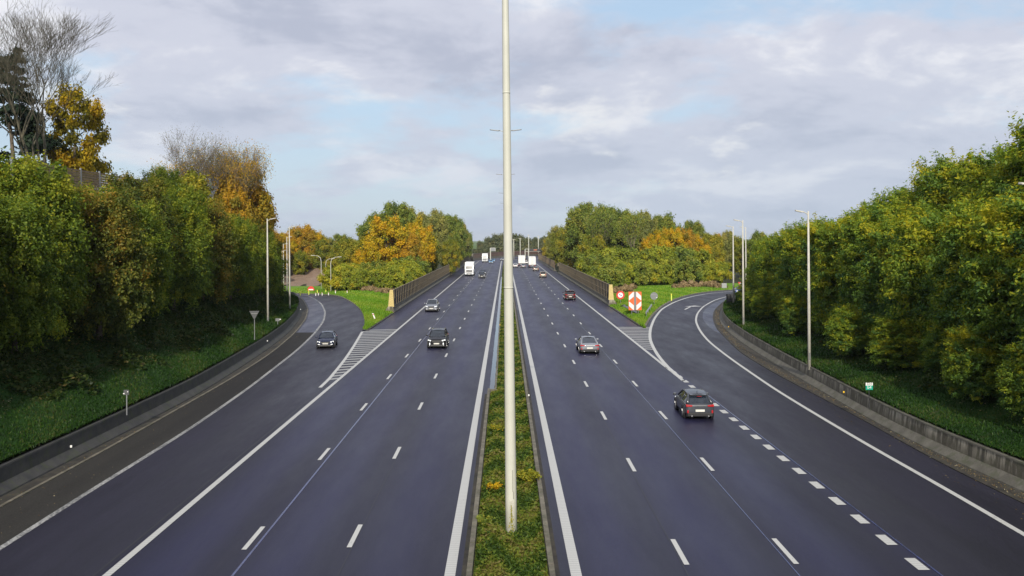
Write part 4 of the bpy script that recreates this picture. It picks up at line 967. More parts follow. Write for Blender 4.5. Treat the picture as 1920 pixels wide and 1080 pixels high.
def curved_post(px, pb, pt, s, Y, lab):
    x, _, zb = atY(px, pb, Y); zt = atY(px, pt, Y)[2]; H = zt - zb
    r = thing('street_lamp', (x, Y, zb), lab, 'street lamp', 'street lamps with curved arms beyond the left gore')
    MB().tube([(0, 0, -1), (0, 0, H - 1.2), (s * .15, 0, H - .5), (s * .7, 0, H - .1), (s * 1.4, 0, H)], [.09, .07, .06, .05, .045], 8).build('pole', M_POLE2, r, True)
    MB().box((s * 1.75, 0, H + .02), (.8, .24, .12)).build('lamp_head', M_POLE2, r, bevel=.03)
curved_post(602.5, 541, 479, -1, 188, 'leftmost curved street lamp beyond the left gore'); curved_post(611, 520, 485, 1, 215, 'middle and smallest curved street lamp beyond the left gore'); curved_post(620.5, 550, 482, 1, 178, 'rightmost curved street lamp, in front of the shrubs of the left gore')
# far posts on the right of the motorway
for px, yb, yt, lab in ((963.5, 485, 449, 'short lamp post just right of the front post far away'), (975.5, 485, 447, 'slim lamp post left of the white truck far away'), (991.5, 485, 441, 'bright tall lamp post beside the distant overhead sign'), (1009.5, 470, 443, 'lamp post with a wide head behind the distant overhead sign')):
    Y = 455.; x, _, zb = atY(px, yb, Y); zt = atY(px, yt, Y)[2]
    r = thing('lamp_post', (x, Y, zb), lab, 'lamp post', 'distant lamp posts at the bend'); MB().tube([(0, 0, -1), (0, 0, zt - zb)], [.22, .14], 8).build('pole', M_POLE, r, True)
    MB().box((0, 0, zt - zb + .05), (1.6, .3, .16)).build('lamp_head', M_POLE2, r)

# ------------------------------------------------------------------ signs
def sign_faces_back(px, py, ptop, shape, w, lab, h=None, z0=None, Yk=None, mat=None, name='road_sign', grp=None):
    z0 = 1.2 if z0 is None else z0; x, Y, _ = at(px, py, z0) if Yk is None else atY(px, py, Yk)
    if Yk: z0 = atY(px, py, Yk)[2]
    H = atY(px, ptop, Y)[2] - z0; r = thing(name, (x, Y, z0), lab, 'road sign', grp); mat = mat or M_GREY; h = h or w
    MB().tube([(0, .05, -.4), (0, .05, H - .05)], .035, 8).build('post', M_STEEL, r)
    if shape == 'tri_down': P = [(-w / 2, 0, H), (w / 2, 0, H), (0, 0, H - h)]
    elif shape == 'round': P = [(math.cos(t) * w / 2, 0, H - w / 2 + math.sin(t) * w / 2) for t in [2 * math.pi * i / 24 for i in range(24)]]
    elif shape == 'tri': P = [(-w / 2, 0, H - h), (w / 2, 0, H - h), (0, 0, H)]
    else: P = [(-w / 2, 0, H), (w / 2, 0, H), (w / 2, 0, H - h), (-w / 2, 0, H - h)]
    MB().poly(P, (0, 1, 0), .03).build('plate', mat, r, bevel=.006)
    return r, H
r, H = sign_faces_back(477, 629, 583, 'tri_down', .92, 'back of a triangular give way sign under the trees on the left bank', .82, 1.9, mat=M_DGREY)
MB().box((0, -.02, H - .25), (.6, .04, .04)).build('bracket', M_STEEL, r)
r, H = sign_faces_back(237, 765, 731, 'rect', .30, 'small grey box sign on a thin post in the grass of the left bank', .28, 1.35, mat=M_DGREY)
MB().box((-.12, -.03, H - .2), (.08, .03, .06)).box((.09, -.03, H - .1), (.05, .03, .05)).build('mark', M_WHITE, r)
r, H = sign_faces_back(520.5, 615, 597, 'rect', .45, 'small kilometre plate back on a short post by the left barrier bend', .3, 1.0)
MB().box((.3, -.02, H - .1), (.14, .03, .1)).build('reflector', M_WHITE, r)
r, H = sign_faces_back(1226.5, 572, 548, 'round', 1.15, 'grey back of a round sign on the right grass gore', None, .2)
MB().box((0, -.02, H - .4), (1.0, .04, .05)).build('bracket', M_STEEL, r); MB().box((.4, -.03, H - .8), (.18, .03, .1)).build('sticker', M_WHITE, r)
r, H = sign_faces_back(1370.5, 574, 551, 'rect', 1.25, 'dark back of a square sign on the right barrier bend', 1.25, 1.0, mat=M_DKM)
r, H = sign_faces_back(1358, 545, 531, 'rect', 1.0, 'pale blue grey sign at the far end of the right gore', 1.0, 0, Yk=182, mat=M_STEEL)
r, H = sign_faces_back(1390.5, 556, 529, 'tri_down', 1.35, 'red and white give way sign beside the lamp posts on the right', 1.2, 0, Yk=168, mat=M_REDS)
MB().poly([(-.45, -.012, H - .12), (.45, -.012, H - .12), (0, -.012, H - .95)], (0, 1, 0), .01).build('face', M_WHITE, r)
MB().box((0, -.02, H - 1.65), (2.2, .04, .55)).build('direction_plate', M_BLUES, r)
mb = MB()
for i in range(4): mb.box((-.8 + i * .5, -.045, H - 1.65), (.28, .01, .28))
mb.build('lettering', M_WHITE, r)
def ring(mb, cxz, r0, r1, y, th, mi=0):
    n = 32; V = []; Fc = []
    for i in range(n):
        t = 2 * math.pi * i / n
        for rr_ in (r0, r1): V.append((cxz[0] + math.cos(t) * rr_, y, cxz[1] + math.sin(t) * rr_))
    for i in range(n): a = 2 * i; b = 2 * ((i + 1) % n); Fc.append((a, b, b + 1, a + 1))
    mb.add(V, Fc, mi)
r, H = sign_faces_back(1163.5, 571, 545.5, 'round', 1.3, 'round red ringed sign beside the end of the right noise barrier', None, .15, mat=M_REDS)
MB().poly([(math.cos(t) * .40, -.012, H - .65 + math.sin(t) * .40) for t in [2 * math.pi * i / 24 for i in range(24)]], (0, 1, 0), .01).build('face', M_WHITE, r)
MB().poly([(-.22, -.016, H - .48), (-.12, -.016, H - .42), (.0, -.016, H - .62), (-.1, -.016, H - .70)], (0, 1, 0), .003).poly([(-.05, -.016, H - .72), (.05, -.016, H - .66), (.24, -.016, H - .60), (.16, -.016, H - .84)], (0, 1, 0), .003).build('symbol', M_BLUES, r)
def gore_board():
    x, Y, _ = at(1191, 592.5, .1); z = lambda p: atY(1191, p, Y)[2] - .1; r = thing('warning_board', (x, Y, .1), 'large orange and white warning board with arrow pattern on the right grass gore', 'warning board')
    zt, zb = z(547), z(581.5); W = 1.72; hh = zt - zb
    MB().box((0, .03, (zt + zb) / 2), (W, .04, hh)).build('board', M_ORANGE, r, bevel=.01)
    mb = MB(); y = -.002; c = (zt + zb) / 2
    for s in (-1, 1):
        for t in (-1, 1):
            P = [(s * .17, c + t * hh * .49), (s * .24, c + t * hh * .49), (s * .82, c + t * hh * .27), (s * .82, c + t * hh * .02), (s * .17, c + t * hh * .24)]
            mb.poly([(a, y, b) for a, b in P], (0, 1, 0), .012)
    mb.build('white_chevrons', M_WHITE, r)
    MB().box((0, -.006, c), (.30, .03, hh * .97)).build('grey_stripe', M_GREY, r)
    for s in (-1, 1): MB().tube([(s * .45, .08, -.3), (s * .45, .08, zt - .2)], .045, 8).build('post', M_STEEL, r)
gore_board()
def guardrail(p0, p1, lab):
    a = Vector(at(*p0)); b = Vector(at(*p1)); d = b - a; L = d.length; r = thing('guardrail', (a.x, a.y, .1), lab, 'guardrail', 'short guardrails on the right gore', math.atan2(d.y, d.x) )
    P = [(-.03, .42), (.05, .50), (-.03, .58), (.05, .66), (-.03, .74)]; V = []; Fc = []
    for xx, zz in ((0, -.45), (L * .2, 0), (L, 0)):
        V += [(xx, u, w + zz) for u, w in P]
    for i in range(2):
        for j in range(4): k = i * 5 + j; Fc.append((k, k + 1, k + 6, k + 5))
    o = MB().add(V, Fc).build('rail', M_STEEL, r); m = o.modifiers.new('thick', 'SOLIDIFY'); m.thickness = .012
    for t in (.25, .5, .75, 1.0): MB().box((L * t - .05, .09, .35), (.09, .05, .8)).build('post', M_GREY, r)
guardrail((1164, 578), (1193, 594), 'dark shaded guardrail to the left of the warning board'); guardrail((1224, 577), (1211, 597), 'bright guardrail to the right of the warning board')
def km_sign():
    x, Y, _ = at(1630, 750, 1.25); r = thing('kilometre_sign', (x, Y, 1.1), 'green and white kilometre plate in the grass of the right bank', 'kilometre sign'); z = lambda p: atY(1630, p, Y)[2] - 1.1
    zt, zb = z(717.5), z(731); h = zt - zb; MB().box((0, 0, zb + h * .3), (.40, .03, h * .6)).build('green_plate', M_GREENS, r, bevel=.004)
    MB().box((0, 0, zb + h * .803), (.40, .03, h * .39)).build('white_plate', M_WHITE, r, bevel=.004); MB().tube([(0, .04, -.4), (0, .04, zb + .1)], .025, 8).build('post', M_DKM, r)
    for t, s, zz, m in (('22.6', .17, zb + h * .73, M_BLACK), ('b4', .24, zb + h * .16, M_WHITE)):
        cu = bpy.data.curves.new('t', 'FONT'); cu.body = t; cu.size = s; cu.align_x = 'CENTER'; cu.extrude = .003; o = bpy.data.objects.new('t', cu); link(o)
        bpy.context.view_layer.update(); me = bpy.data.meshes.new_from_object(o.evaluated_get(bpy.context.evaluated_depsgraph_get())); bpy.data.objects.remove(o)
        me.materials.clear(); me.materials.append(m); q = link(bpy.data.objects.new('lettering', me)); q.parent = r; q.location = (0, -.02, zz); q.rotation_euler = (R(90), 0, 0)
km_sign()
def marker(px, py, h, w, lab, z0=.1, mat=None, lean=0.0, grp=None):
    x, Y, _ = at(px, py, z0); r = thing('marker_post', (x, Y, z0), lab, 'marker post', grp); r.rotation_euler = (0, lean, 0)
    MB().poly([(-w / 2, 0, -.1), (w / 2, 0, -.1), (w / 2, 0, h - .1), (-w / 2, 0, h)], (0, 1, 0), .08).build('post', mat or M_WHITE, r, bevel=.01)
    MB().box((0, -.012, h * .8), (w * .7, .02, .12)).build('reflector', M_YEL if mat else M_REDS, r); return r
M_FLUO = plain('fluorescent_post', (.62, .72, .10), .5)
marker(1259, 563, 1.15, .18, 'yellow green marker post on the right gore near the slip road', .15, M_FLUO); marker(704, 601, 1.05, .16, 'leaning white marker post near the tip of the left gore', .1, None, -.35)
for i, (px, py, m) in enumerate(((563, 553.5, 1), (579, 551.5, 1), (595, 550.5, 1), (611, 550, 1), (629, 551, 0), (651, 551.5, 0), (592, 553.5, 0), (597, 553, 0), (604, 553, 0), (616, 552.5, 0))):
    marker(px, py, .75 if i < 6 else .5, .14, '%s small marker post along the crest of the left slip road' % ['yellow leftmost', 'second yellow', 'third yellow', 'last yellow', 'white', 'rightmost white', 'lowest leftmost', 'second lowest', 'third lowest', 'lowest right'][i], .1, M_FLUO if m else None, 0, 'marker posts on the crest of the left slip road')
for px, py, Y, w, lab in ((583, 543, 182, 1.35, 'red no entry sign with a white bar beyond the left slip road'), (562.5, 545, 190, .9, 'smaller red sign left of the no entry sign')):
    x, _, z = atY(px, py, Y); r = thing('no_entry_sign', (x, Y, 0), lab, 'road sign'); MB().tube([(0, .05, -.3), (0, .05, z)], .04, 8).build('post', M_STEEL, r)
    MB().poly([(math.cos(t) * w / 2, 0, z + math.sin(t) * w / 2) for t in [2 * math.pi * i / 24 for i in range(24)]], (0, 1, 0), .03).build('disc', M_REDS, r); MB().box((0, -.01, z), (w * .7, .02, w * .18)).build('bar', M_WHITE, r)
def refl(px, py, dz, mat, C, side, lab):
    x, Y, _ = at(px, py, .85); r = thing('barrier_reflector', (x, Y, .85), lab, 'reflector', 'reflectors on the barriers')
    MB().box((0, 0, 0), (.09, .05, .11)).build('lens', mat, r, bevel=.01); MB().box((side * .07, .03, -.02), (.10, .03, .05)).build('bracket', M_DKM, r)
refl(133.5, 837, 0, M_WHITE, WL, -1, 'white reflector on the nearest stretch of the left concrete barrier'); refl(501.5, 639, 0, M_WHITE, WL, -1, 'white reflector on the left barrier below the triangular sign'); refl(563.5, 580, 0, M_WHITE, WL, -1, 'white reflector where the left barrier bends away')
refl(1582, 735, 0, M_YEL, WR, 1, 'yellow reflector on the right concrete barrier near the kilometre plate'); refl(1366, 612.5, 0, M_YEL, WR, 1, 'yellow reflector where the right concrete barrier bends')
for px, py, m, lab in ((991.5, 741, M_WHITE, 'white reflector on the right median kerb'), (937.5, 609, M_YEL, 'yellow reflector on the left edge of the median')):
    x, Y, _ = at(px, py, .45); r = thing('kerb_reflector', (x, Y, .3), lab, 'reflector'); MB().box((0, 0, .15), (.09, .05, .1)).build('lens', m, r, bevel=.01); MB().box((0, .03, .05), (.04, .04, .2)).build('stalk', M_DKM, r)
def far_signs():
    Y = 452; x0, _, zt = atY(919.5, 465, Y); r = thing('distant_sign', (x0, Y, 0), 'small white framed sign on a post left of the front lamp post, at the bend', 'road sign'); MB().tube([(0, 0, 0), (0, 0, zt)], .25, 8).build('post', M_POLE, r)
    MB().box((1.3, 0, zt - .8), (2.3, .2, 1.7)).build('board', M_GREY, r, bevel=.03); MB().box((1.3, 0, zt + .08), (2.6, .24, .14)).box((2.5, 0, zt - .8), (.14, .24, 1.8)).build('frame', M_POLE, r)
    Y = 440; x0, _, zt = atY(984.5, 467, Y); r = thing('overhead_sign', (x0, Y, 0), 'dark overhead sign with an orange glow on a white gantry at the bend', 'overhead sign'); MB().tube([(0, 0, 0), (0, 0, zt)], .2, 8).tube([(1.6, 0, 0), (1.6, 0, zt)], .2, 8).build('post', M_POLE, r)
    MB().tube([(0, 0, zt), (7.5, 0, zt)], .14, 6).tube([(0, 0, zt - 1.2), (7.5, 0, zt - 1.2)], .12, 6).build('beam', M_POLE, r)
    MB().box((4.7, -.25, zt - .45), (5.2, .25, 1.15)).build('sign_board', M_DKM, r, bevel=.03); MB().box((5.0, -.39, zt - .45), (1.6, .03, .22)).build('lit_symbols', plain('amber_leds', (1.0, .25, .05), .5, emit=.1), r)
far_signs()
p = atY(570, 528, 232); b = MB()   # bare earth slope beyond the left slip road
V = []; Fc = []
for i in range(21):
    t = i / 20; x = lerp(X_(500, 232), X_(612, 232), t)
    for j, (dy, z) in enumerate(((-34, -.1), (-16, .15), (-2, .3), (6, 1.4), (14, 3.0), (30, 3.2))): V.append((x * (1 + dy / 400), 232 + dy, z * (1.0 if t > .02 else .5) + .25 * math.sin(i * 1.1 + j)))
for i in range(20):
    for j in range(5): a = i * 6 + j; Fc.append((a, a + 1, a + 7, a + 6))
struct('bare_slope', V, Fc, M_DIRT, smooth=True)

# ------------------------------------------------------------------ vehicles
def paint(name, col, metal=.4): m = plain(name, col, .25, metal * .5, var=.02, coat=.12); m.node_tree.nodes['Principled BSDF'].inputs['Specular IOR Level'].default_value = .35; return m
M_GLASS, _, _n, _l, _b = newmat('car_glass'); _b.inputs['Base Color'].default_value = (.012, .016, .022, 1); _b.inputs['Roughness'].default_value = .05; _b.inputs['Coat Weight'].default_value = .5
_tc = _n.new('ShaderNodeTexCoord'); _l.new(rmp(_n, _l, nz(_n, _l, _tc.outputs['Object'], 3), [(.4, (.008, .012, .02)), (.6, (.02, .028, .04))]), _b.inputs['Base Color'])
M_TYRE = plain('tyre_rubber', (.018, .018, .019), .85); M_RIM = plain('alloy_rim', (.35, .35, .36), .35, .8); M_TRIM = plain('black_trim', (.018, .018, .02), .6)
M_HL = plain('headlight_glass', (.85, .88, .9), .15, emit=.35); M_TL = plain('taillight_glass', (.40, .008, .012), .2, emit=.04); M_PLATE = plain('number_plate', (.75, .74, .68), .5)
M_CHROME = plain('chrome', (.6, .6, .6), .15, 1.0)
SPEC = {
 'hatch': dict(L=4.05, W=1.74, H=1.44, belt=.97, rear=(-.475, -.33), roof=(-.12, .08), ws=.26, hood=.84),
 'suv': dict(L=4.45, W=1.86, H=1.64, belt=1.08, rear=(-.475, -.40), roof=(-.12, .07), ws=.24, hood=.98),
 'sedan': dict(L=4.80, W=1.85, H=1.43, belt=.93, rear=(-.40, -.20), roof=(-.04, .06), ws=.24, hood=.82),
 'coupe': dict(L=4.75, W=1.84, H=1.40, belt=.92, rear=(-.42, -.16), roof=(-.04, .05), ws=.24, hood=.80)}
def car(name, kind, mat, x, y, away, label, yaw=0.0, roofrail=False, group='vehicles on the motorway', wide=1.0, z=0.0, front='dark'):
    S = SPEC[kind]; L, W, H = S['L'], S['W'] * wide, S['H']; w = W / 2; bt = S['belt']
    r = thing(name, (x, y, z), label, 'car', group, yaw + (0 if away else math.pi))
    hd = S['hood']; trunk = bt + .02 if kind in ('sedan', 'coupe') else bt
    st = [(-.500, .50, .74, .84), (-.492, .34, bt * .90, .92), (-.470, .26, trunk - .02, .965), (-.40, .20, trunk, .99), (-.25, .18, bt, 1.0), (0, .18, bt, 1.0), (.18, .18, bt - .01, 1.0), (.27, .18, lerp(hd, bt, .6), .99), (.36, .18, hd + .02, .98), (.44, .20, hd - .04, .95), (.480, .24, hd - .12, .88), (.500, .34, hd - .22, .76)]
    def ring(s):
        f, zl, zb, q = s; ww = w * q; yy = f * L; h = zb - zl
        half = [(0, zl), (ww * .80, zl), (ww * .95, zl + .07), (ww, zl + h * .38), (ww * .985, zl + h * .68), (ww * .955, zl + h * .80), (ww * .90, zb - .015), (ww * .80, zb + .015), (0, zb + .035)]
        return [(a, yy, b) for a, b in half] + [(-a, yy, b) for a, b in half[-2:0:-1]]
    V = []; Fc = []; k = 16
    for s in st: V += ring(s)
    for i in range(len(st) - 1):
        for j in range(k): a = i * k + j; b = i * k + (j + 1) % k; Fc.append((a, b, b + k, a + k))
    Fc.append(tuple(range(k))); Fc.append(tuple(range(len(V) - k, len(V))))
    body = MB().add(V, Fc).build('body', mat, r, True); m = body.modifiers.new('sub', 'SUBSURF'); m.levels = m.render_levels = 1
    # cabin
    r0, r1 = S['rear']; a0, a1 = S['roof']; ws = S['ws']; wb, wt = w * .90, w * (.63 if kind != 'suv' else .69)
    B = [(r0, bt), (r1, bt), (0, bt), (ws, bt)]
    zt = H - .02
    Pb = {'rb': (r0 * L, bt - .02, wb * .86), 'rt': (r1 * L, zt - .05, wt * .97), 'rt2': (lerp(r1, a0, .5) * L, zt, wt), 'ft2': (a0 * L, zt + .015, wt), 'ft': (a1 * L, zt - .03, wt * .97), 'fb': (ws * L, bt + .0, wb * .92)}
    q = lambda n, s, dz=0, kx=1: (s * Pb[n][2] * kx, Pb[n][0], Pb[n][1] + dz)
    MB().add([q('fb', -1), q('fb', 1), q('ft', 1), q('ft', -1)], [(0, 1, 2, 3)]).build('windscreen', M_GLASS, r)
    MB().add([q('rb', -1), q('rb', 1), q('rt', 1), q('rt', -1)], [(0, 1, 2, 3)]).build('rear_window', M_GLASS, r)
    ymid = lerp(r1, a1, .45) * L
    for s in (-1, 1):
        MB().add([q('fb', s), (s * wb, ws * L * .5, bt - .01), (s * wb, ymid, bt), (s * wb, r1 * L * .9, bt + .01), q('rb', s), q('rt', s, -.02), q('rt2', s, -.04), q('ft2', s, -.04), q('ft', s, -.02)], [tuple(range(9))]).build('side_window', M_GLASS, r)
        mb = MB(); mb.tube([q('fb', s, .0, 1.01), q('ft', s, -.0, 1.01), q('ft2', s, -.02, 1.0), q('rt2', s, -.02, 1.0), q('rt', s, 0, 1.0), q('rb', s, 0, 1.03)], [.05, .045, .04, .045, .06, .10], 6)
        mb.tube([(s * wb * 1.0, ymid, bt), (s * wt * 1.03, ymid, H - .07)], .035, 5); mb.build('pillar', mat, r, True)
        if roofrail: MB().tube([(s * wt * .97, a0 * L + .35, H + .02), (s * wt * .97, r1 * L + .1, H + .02)], .022, 5).build('roof_rail', M_CHROME, r)
        mi = MB(); mi.box((s * (w + .10), ws * L * .78, bt + .08), (.20, .12, .14)); mi.build('mirror', mat, r, bevel=.03)
    V = []
    ks = ['rt', 'rt2', 'ft2', 'ft']
    for n in ks: V += [q(n, -1, .0, 1.02), (-.3 * Pb[n][2], Pb[n][0], Pb[n][1] + .045), (.3 * Pb[n][2], Pb[n][0], Pb[n][1] + .045), q(n, 1, .0, 1.02)]
    MB().add(V, [(i * 4 + j, i * 4 + j + 1, i * 4 + j + 5, i * 4 + j + 4) for i in range(3) for j in range(3)]).build('roof', mat, r, True)
    if kind in ('hatch', 'suv'): MB().box((0, r1 * L - .10, H - .07), (wt * 1.75, .24, .035)).build('spoiler', mat, r, bevel=.012)
    MB().cyl((0, r1 * L + .22, H + .06), (0, -.5, 1), .016, .14, 6).build('antenna', M_TRIM, r)
    # wheels
    R0 = .33 if kind != 'suv' else .37
    for yy in (-.30 * L, .315 * L):
        for s in (-1, 1):
            wh = link(bpy.data.objects.new('wheel', None)); wh.parent = r; wh.location = (s * (w - .10), yy, R0)
            MB().cyl((0, 0, 0), (1, 0, 0), R0, .22, 20).build('tyre', M_TYRE, wh, bevel=.03)
            mb = MB().cyl((s * .105, 0, 0), (1, 0, 0), R0 * .66, .025, 16)
            for i in range(5): t = i * 1.2566; mb.box((s * .115, math.cos(t) * R0 * .3, math.sin(t) * R0 * .3), (.03, .07, R0 * .55), rx=t - math.pi / 2)
            mb.build('rim', M_RIM, wh)
            MB().cyl((s * (w - .085), yy, R0 + .03), (1, 0, 0), R0 + .075, .19, 20).build('wheel_arch', M_TRIM, r)
    MB().box((0, 0, .26), (W * .86, L * .90, .16)).build('underbody', M_TRIM, r)
    # rear end
    yr = -L / 2; zb = bt
    mb = MB().box((0, yr + .05, .33), (W * .84, .14, .22)); mb.build('rear_bumper', M_TRIM, r, bevel=.03)
    for s in (-1, 1):
        MB().poly([(s * w * .92, yr - .0, zb - .06), (s * w * .48, yr - .02, zb - .11), (s * w * .52, yr - .02, zb - .19), (s * w * .92, yr + .0, zb - .20)], (0, 1, 0), .16).build('taillight', M_TL, r, bevel=.02)
        MB().box((s * w * .80, yr + .01, .50), (.09, .08, .17)).build('rear_fog_light', M_TL, r, bevel=.01)
        MB().cyl((s * w * .55, yr + .0, .26), (0, 1, 0), .04, .14, 10).build('exhaust', M_CHROME, r)
    MB().box((0, yr - .012, .56 if kind != 'suv' else .62), (.52, .03, .125)).build('rear_plate', M_PLATE, r); MB().box((0, yr - .01, zb - .13), (W * .42, .03, .03)).build('tailgate_trim', M_CHROME, r)
    if kind in ('hatch', 'suv'): MB().box((0, r0 * L - .03 + (.16 if kind == 'hatch' else .12), H - .10), (.26, .02, .02)).build('brake_light', M_TL, r)
    # front end
    yf = L / 2; fm = M_TRIM
    MB().poly([(-w * .52, yf - .03, hd - .17), (w * .52, yf - .03, hd - .17), (w * .42, yf + .0, hd - .36), (-w * .42, yf + .0, hd - .36)], (0, 1, 0), .035).build('grille', fm, r, bevel=.01)
    MB().box((0, yf - .02, hd - .215), (w * .9, .05, .018)).build('grille_trim', M_CHROME, r)
    MB().poly([(-w * .78, yf - .06, .40), (w * .78, yf - .06, .40), (w * .66, yf - .02, .25), (-w * .66, yf - .02, .25)], (0, 1, 0), .05).build('front_bumper', fm, r, bevel=.01)
    for s in (-1, 1):
        MB().poly([(s * w * .55, yf - .06, hd - .15), (s * w * .90, yf - .26, hd - .10), (s * w * .92, yf - .26, hd - .22), (s * w * .60, yf - .05, hd - .27)], (0, 1, 0), .09).build('headlight', M_HL, r, bevel=.015)
        MB().box((s * w * .70, yf - .04, .43), (.20 if front == 'dark' else .1, .06, .06 if front != 'claw' else .3)).build('running_light', M_HL if front != 'plain' else M_CHROME, r)
    MB().box((0, yf + .016, .50), (.52, .03, .115)).build('front_plate', M_PLATE, r)
    return r
P_GREY = paint('grey_paint', (.060, .066, .080)); P_SILV = paint('silver_paint', (.24, .255, .29), .6); P_BLACK = paint('black_paint_car', (.012, .012, .015), .2); P_NAVY = paint('navy_paint', (.012, .018, .05), .3)
P_RED = paint('dark_red_paint', (.045, .016, .018), .4); P_GOLD = paint('beige_paint', (.30, .26, .20), .5); P_BLUE = paint('sky_blue_paint', (.12, .30, .52), .3); P_WHITE = paint('white_paint', (.72, .73, .74), 0)
def gat(px, py, z=0): return at(px, py, z)[:2]
def cy_away(px, py, L): x, y = gat(px, py); return x, y + L / 2      # rear bumper touches the traced pixel row
x, y = gat(1314, 788); car('hatchback', 'hatch', P_GREY, x, y + 2.0, True, 'dark grey hatchback seen from behind, nearest car on the right carriageway', -.02, front='plain')
x, y = gat(1106, 664); car('sedan', 'coupe', P_SILV, x, y + 2.3, True, 'silver fastback sedan with blue rear window driving away on the right carriageway')
x, y = gat(1069.5, 563); car('suv_car', 'suv', P_RED, x, y + 2.2, True, 'dark red tall car driving away in the slow lane on the right carriageway')
x, y = gat(1018.5, 521); car('suv_car', 'suv', P_GOLD, x, y + 2.2, True, 'beige off road car behind the dark red car in the slow lane', roofrail=True)
x, y = gat(1005, 508.5); car('sedan', 'sedan', P_GOLD, x, y + 2.4, True, 'greyish gold sedan just behind the nearer white box truck')
x, y = gat(981.3, 502.5); car('sedan', 'sedan', P_SILV, x, y + 2.4, True, 'small silver car directly behind the farther white box truck')
x, y = gat(966.5, 501.7); car('sedan', 'sedan', P_WHITE, x, y + 2.4, True, 'pale car in the fast lane right beside the front lamp post')
x, y = gat(987.2, 495.2); car('hatchback', 'hatch', P_WHITE, x, y + 2.4, True, 'white car seen between the two white box trucks')
x, y = gat(988.2, 491.0); car('suv_car', 'suv', P_BLACK, x, y + 2.4, True, 'dark van shaped car ahead of the white car between the trucks')
x, y = gat(818.5, 654); car('suv_car', 'suv', P_BLACK, x, y + 2.2, False, 'black off road car with bright headlights, nearest oncoming car on the motorway', front='claw', roofrail=True)
x, y = gat(808.5, 585); car('suv_car', 'suv', P_SILV, x, y + 2.2, False, 'silver off road car coming on in the slow lane beside the left barrier')
x, y = gat(903.2, 521.6); car('suv_car', 'suv', P_BLACK, x, y + 2.2, False, 'black oncoming car beside the nearer oncoming truck')
x, y = gat(905.5, 515.0); car('sedan', 'sedan', P_NAVY, x, y + 2.4, False, 'dark blue oncoming car right behind the black one')
x, y = gat(920.5, 493.8); car('hatchback', 'hatch', P_BLUE, x, y + 2.0, False, 'bright blue small car far away, the nearer of two')
x, y = gat(924.5, 491.2); car('hatchback', 'hatch', P_BLUE, x, y + 2.0, False, 'bright blue small car far away, the farther of two')
x, y = gat(943, 488.5); car('sedan', 'sedan', P_SILV, x, y + 2.4, False, 'tiny silver oncoming car in the distant bend left of the front post', -.15)
x, y = gat(606, 654); car('hatchback', 'hatch', P_NAVY, x, y + 2.0, False, 'dark blue hatchback with headlights on, driving down the left slip road', .10, group=None)
x, y = gat(1404, 550.5); car('sedan', 'sedan', P_SILV, x, y + 2.4, True, 'silver car half hidden by leaves at the far end of the right slip road', -1.0, group=None)

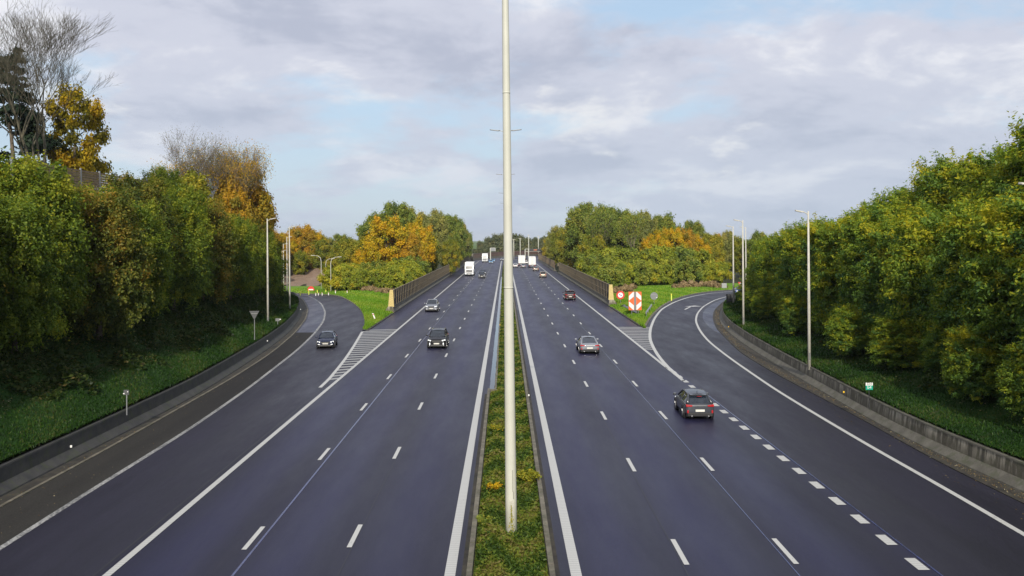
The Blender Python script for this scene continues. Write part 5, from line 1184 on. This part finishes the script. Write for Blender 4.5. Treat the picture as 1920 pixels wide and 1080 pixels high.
def truck(px, py, away, label, tall=4.0, rounded=False, trailer=9.0, mc=None):
    x, y = gat(px, py); r = thing('box_truck', (x, y + (trailer + 2.5) / 2 if True else y, 0), label, 'truck', 'trucks on the motorway', 0 if away else math.pi)
    L = trailer + 2.6; w = 1.27; mc = mc or P_WHITE
    yc = L / 2 - 2.2
    MB().box((0, -1.3, (1.05 + tall) / 2), (2 * w, trailer, tall - 1.05)).build('box_body', M_WHITE, r, bevel=.05)
    # rear
    yr = -1.3 - trailer / 2
    MB().box((0, yr - .02, (1.05 + tall) / 2), (.05, .03, tall - 1.25)).box((-.35, yr - .03, (1.05 + tall) / 2), (.035, .04, tall - 1.3)).box((.35, yr - .03, (1.05 + tall) / 2), (.035, .04, tall - 1.3)).box((0, yr - .015, tall - .1), (2 * w - .1, .03, .06)).build('rear_door_bars', M_GREY, r)
    MB().box((0, yr + .1, .72), (2 * w - .1, .14, .22)).build('rear_bumper', M_GREY, r, bevel=.02)
    for s in (-1, 1): MB().box((s * .95, yr - .0, .74), (.4, .08, .16)).build('taillight', M_TL, r)
    MB().box((0, yr - .0, .72), (.5, .08, .12)).build('rear_plate', M_PLATE, r)
    MB().box((0, -.5, .85), (1.0, L - 1.5, .3)).build('chassis', M_TRIM, r)
    for s in (-1, 1): MB().box((s * (w - .05), -1.0, .8), (.06, trailer * .45, .42)).build('side_skirt', M_GREY, r)
    # cab
    P = [(yc - .9, .5), (yc + 1.05, .5), (yc + 1.13, 1.2), (yc + 1.05, 1.95), (yc + .78, 2.95), (yc + .55, 3.15), (yc - .9, 3.2)]
    MB().poly([(-w + .03, a, b) for a, b in P], (1, 0, 0), 2 * w - .06).build('cab', mc, r, bevel=.08)
    MB().add([(-w + .22, yc + 1.075, 2.0), (w - .22, yc + 1.075, 2.0), (w - .30, yc + .83, 2.88), (-w + .30, yc + .83, 2.88)], [(0, 1, 2, 3)]).build('windscreen', M_GLASS, r)
    P = [(yc - .8, 3.12), (yc + .6, 3.12), (yc + .1, tall - .15), (yc - .8, tall - .02)]
    MB().poly([(-w + .12, a, b) for a, b in P], (1, 0, 0), 2 * w - .24).build('roof_deflector', mc, r, bevel=.06)
    mb = MB()
    for i in range(4): mb.box((0, yc + 1.13, 1.15 + i * .17), (1.7, .06, .10))
    mb.build('grille', M_TRIM, r)
    MB().box((0, yc + 1.12, .62), (2 * w - .04, .16, .42)).build('front_bumper', mc if rounded else M_GREY, r, bevel=.04)
    for s in (-1, 1):
        MB().box((s * .98, yc + 1.18, .68), (.40, .08, .20)).build('headlight', M_HL, r); MB().box((s * (w + .14), yc + .9, 2.35), (.22, .14, .75)).build('mirror', M_TRIM, r, bevel=.03)
        MB().add([(s * (w - .02), yc - .2, 2.05), (s * (w - .02), yc + .95, 2.05), (s * (w - .02), yc + .70, 2.85), (s * (w - .02), yc - .2, 2.85)], [(0, 1, 2, 3)]).build('side_window', M_GLASS, r)
    MB().box((0, yc + 1.215, .55), (.52, .02, .12)).build('front_plate', M_PLATE, r)
    for yy in (yc + .1, -1.3 - trailer * .22, -1.3 - trailer * .36):
        for s in (-1, 1):
            wh = link(bpy.data.objects.new('wheel', None)); wh.parent = r; wh.location = (s * (w - .18), yy, .50)
            MB().cyl((0, 0, 0), (1, 0, 0), .50, .30, 18).build('tyre', M_TYRE, wh, bevel=.03); MB().cyl((s * .15, 0, 0), (1, 0, 0), .28, .03, 14).build('rim', M_RIM, wh)
    return r
truck(879.5, 518, False, 'white box truck coming towards the camera in the slow lane, the nearer oncoming truck', 3.9)
truck(909, 492, False, 'white truck with a dark roof far away, the farther oncoming truck', 3.9, mc=P_WHITE)
truck(998, 502, True, 'white box truck in the slow lane on the right, the nearer of two driving away', 4.0)
truck(978.3, 498.8, True, 'white box truck in the middle lane on the right, the farther of two driving away', 4.0)

# ------------------------------------------------------------------ air
def haze():
    m = bpy.data.materials.new('air'); m.use_nodes = True; N = m.node_tree.nodes; N.remove(N['Principled BSDF'])
    v = N.new('ShaderNodeVolumePrincipled'); v.inputs['Color'].default_value = (.86, .90, .96, 1); v.inputs['Density'].default_value = 0.00010; v.inputs['Anisotropy'].default_value = 0.2
    m.node_tree.links.new(v.outputs[0], N['Material Output'].inputs['Volume'])
    o = MB().box((0, 2300, 18), (8400, 5800, 42)).build('haze', m); o['kind'] = 'stuff'
haze()
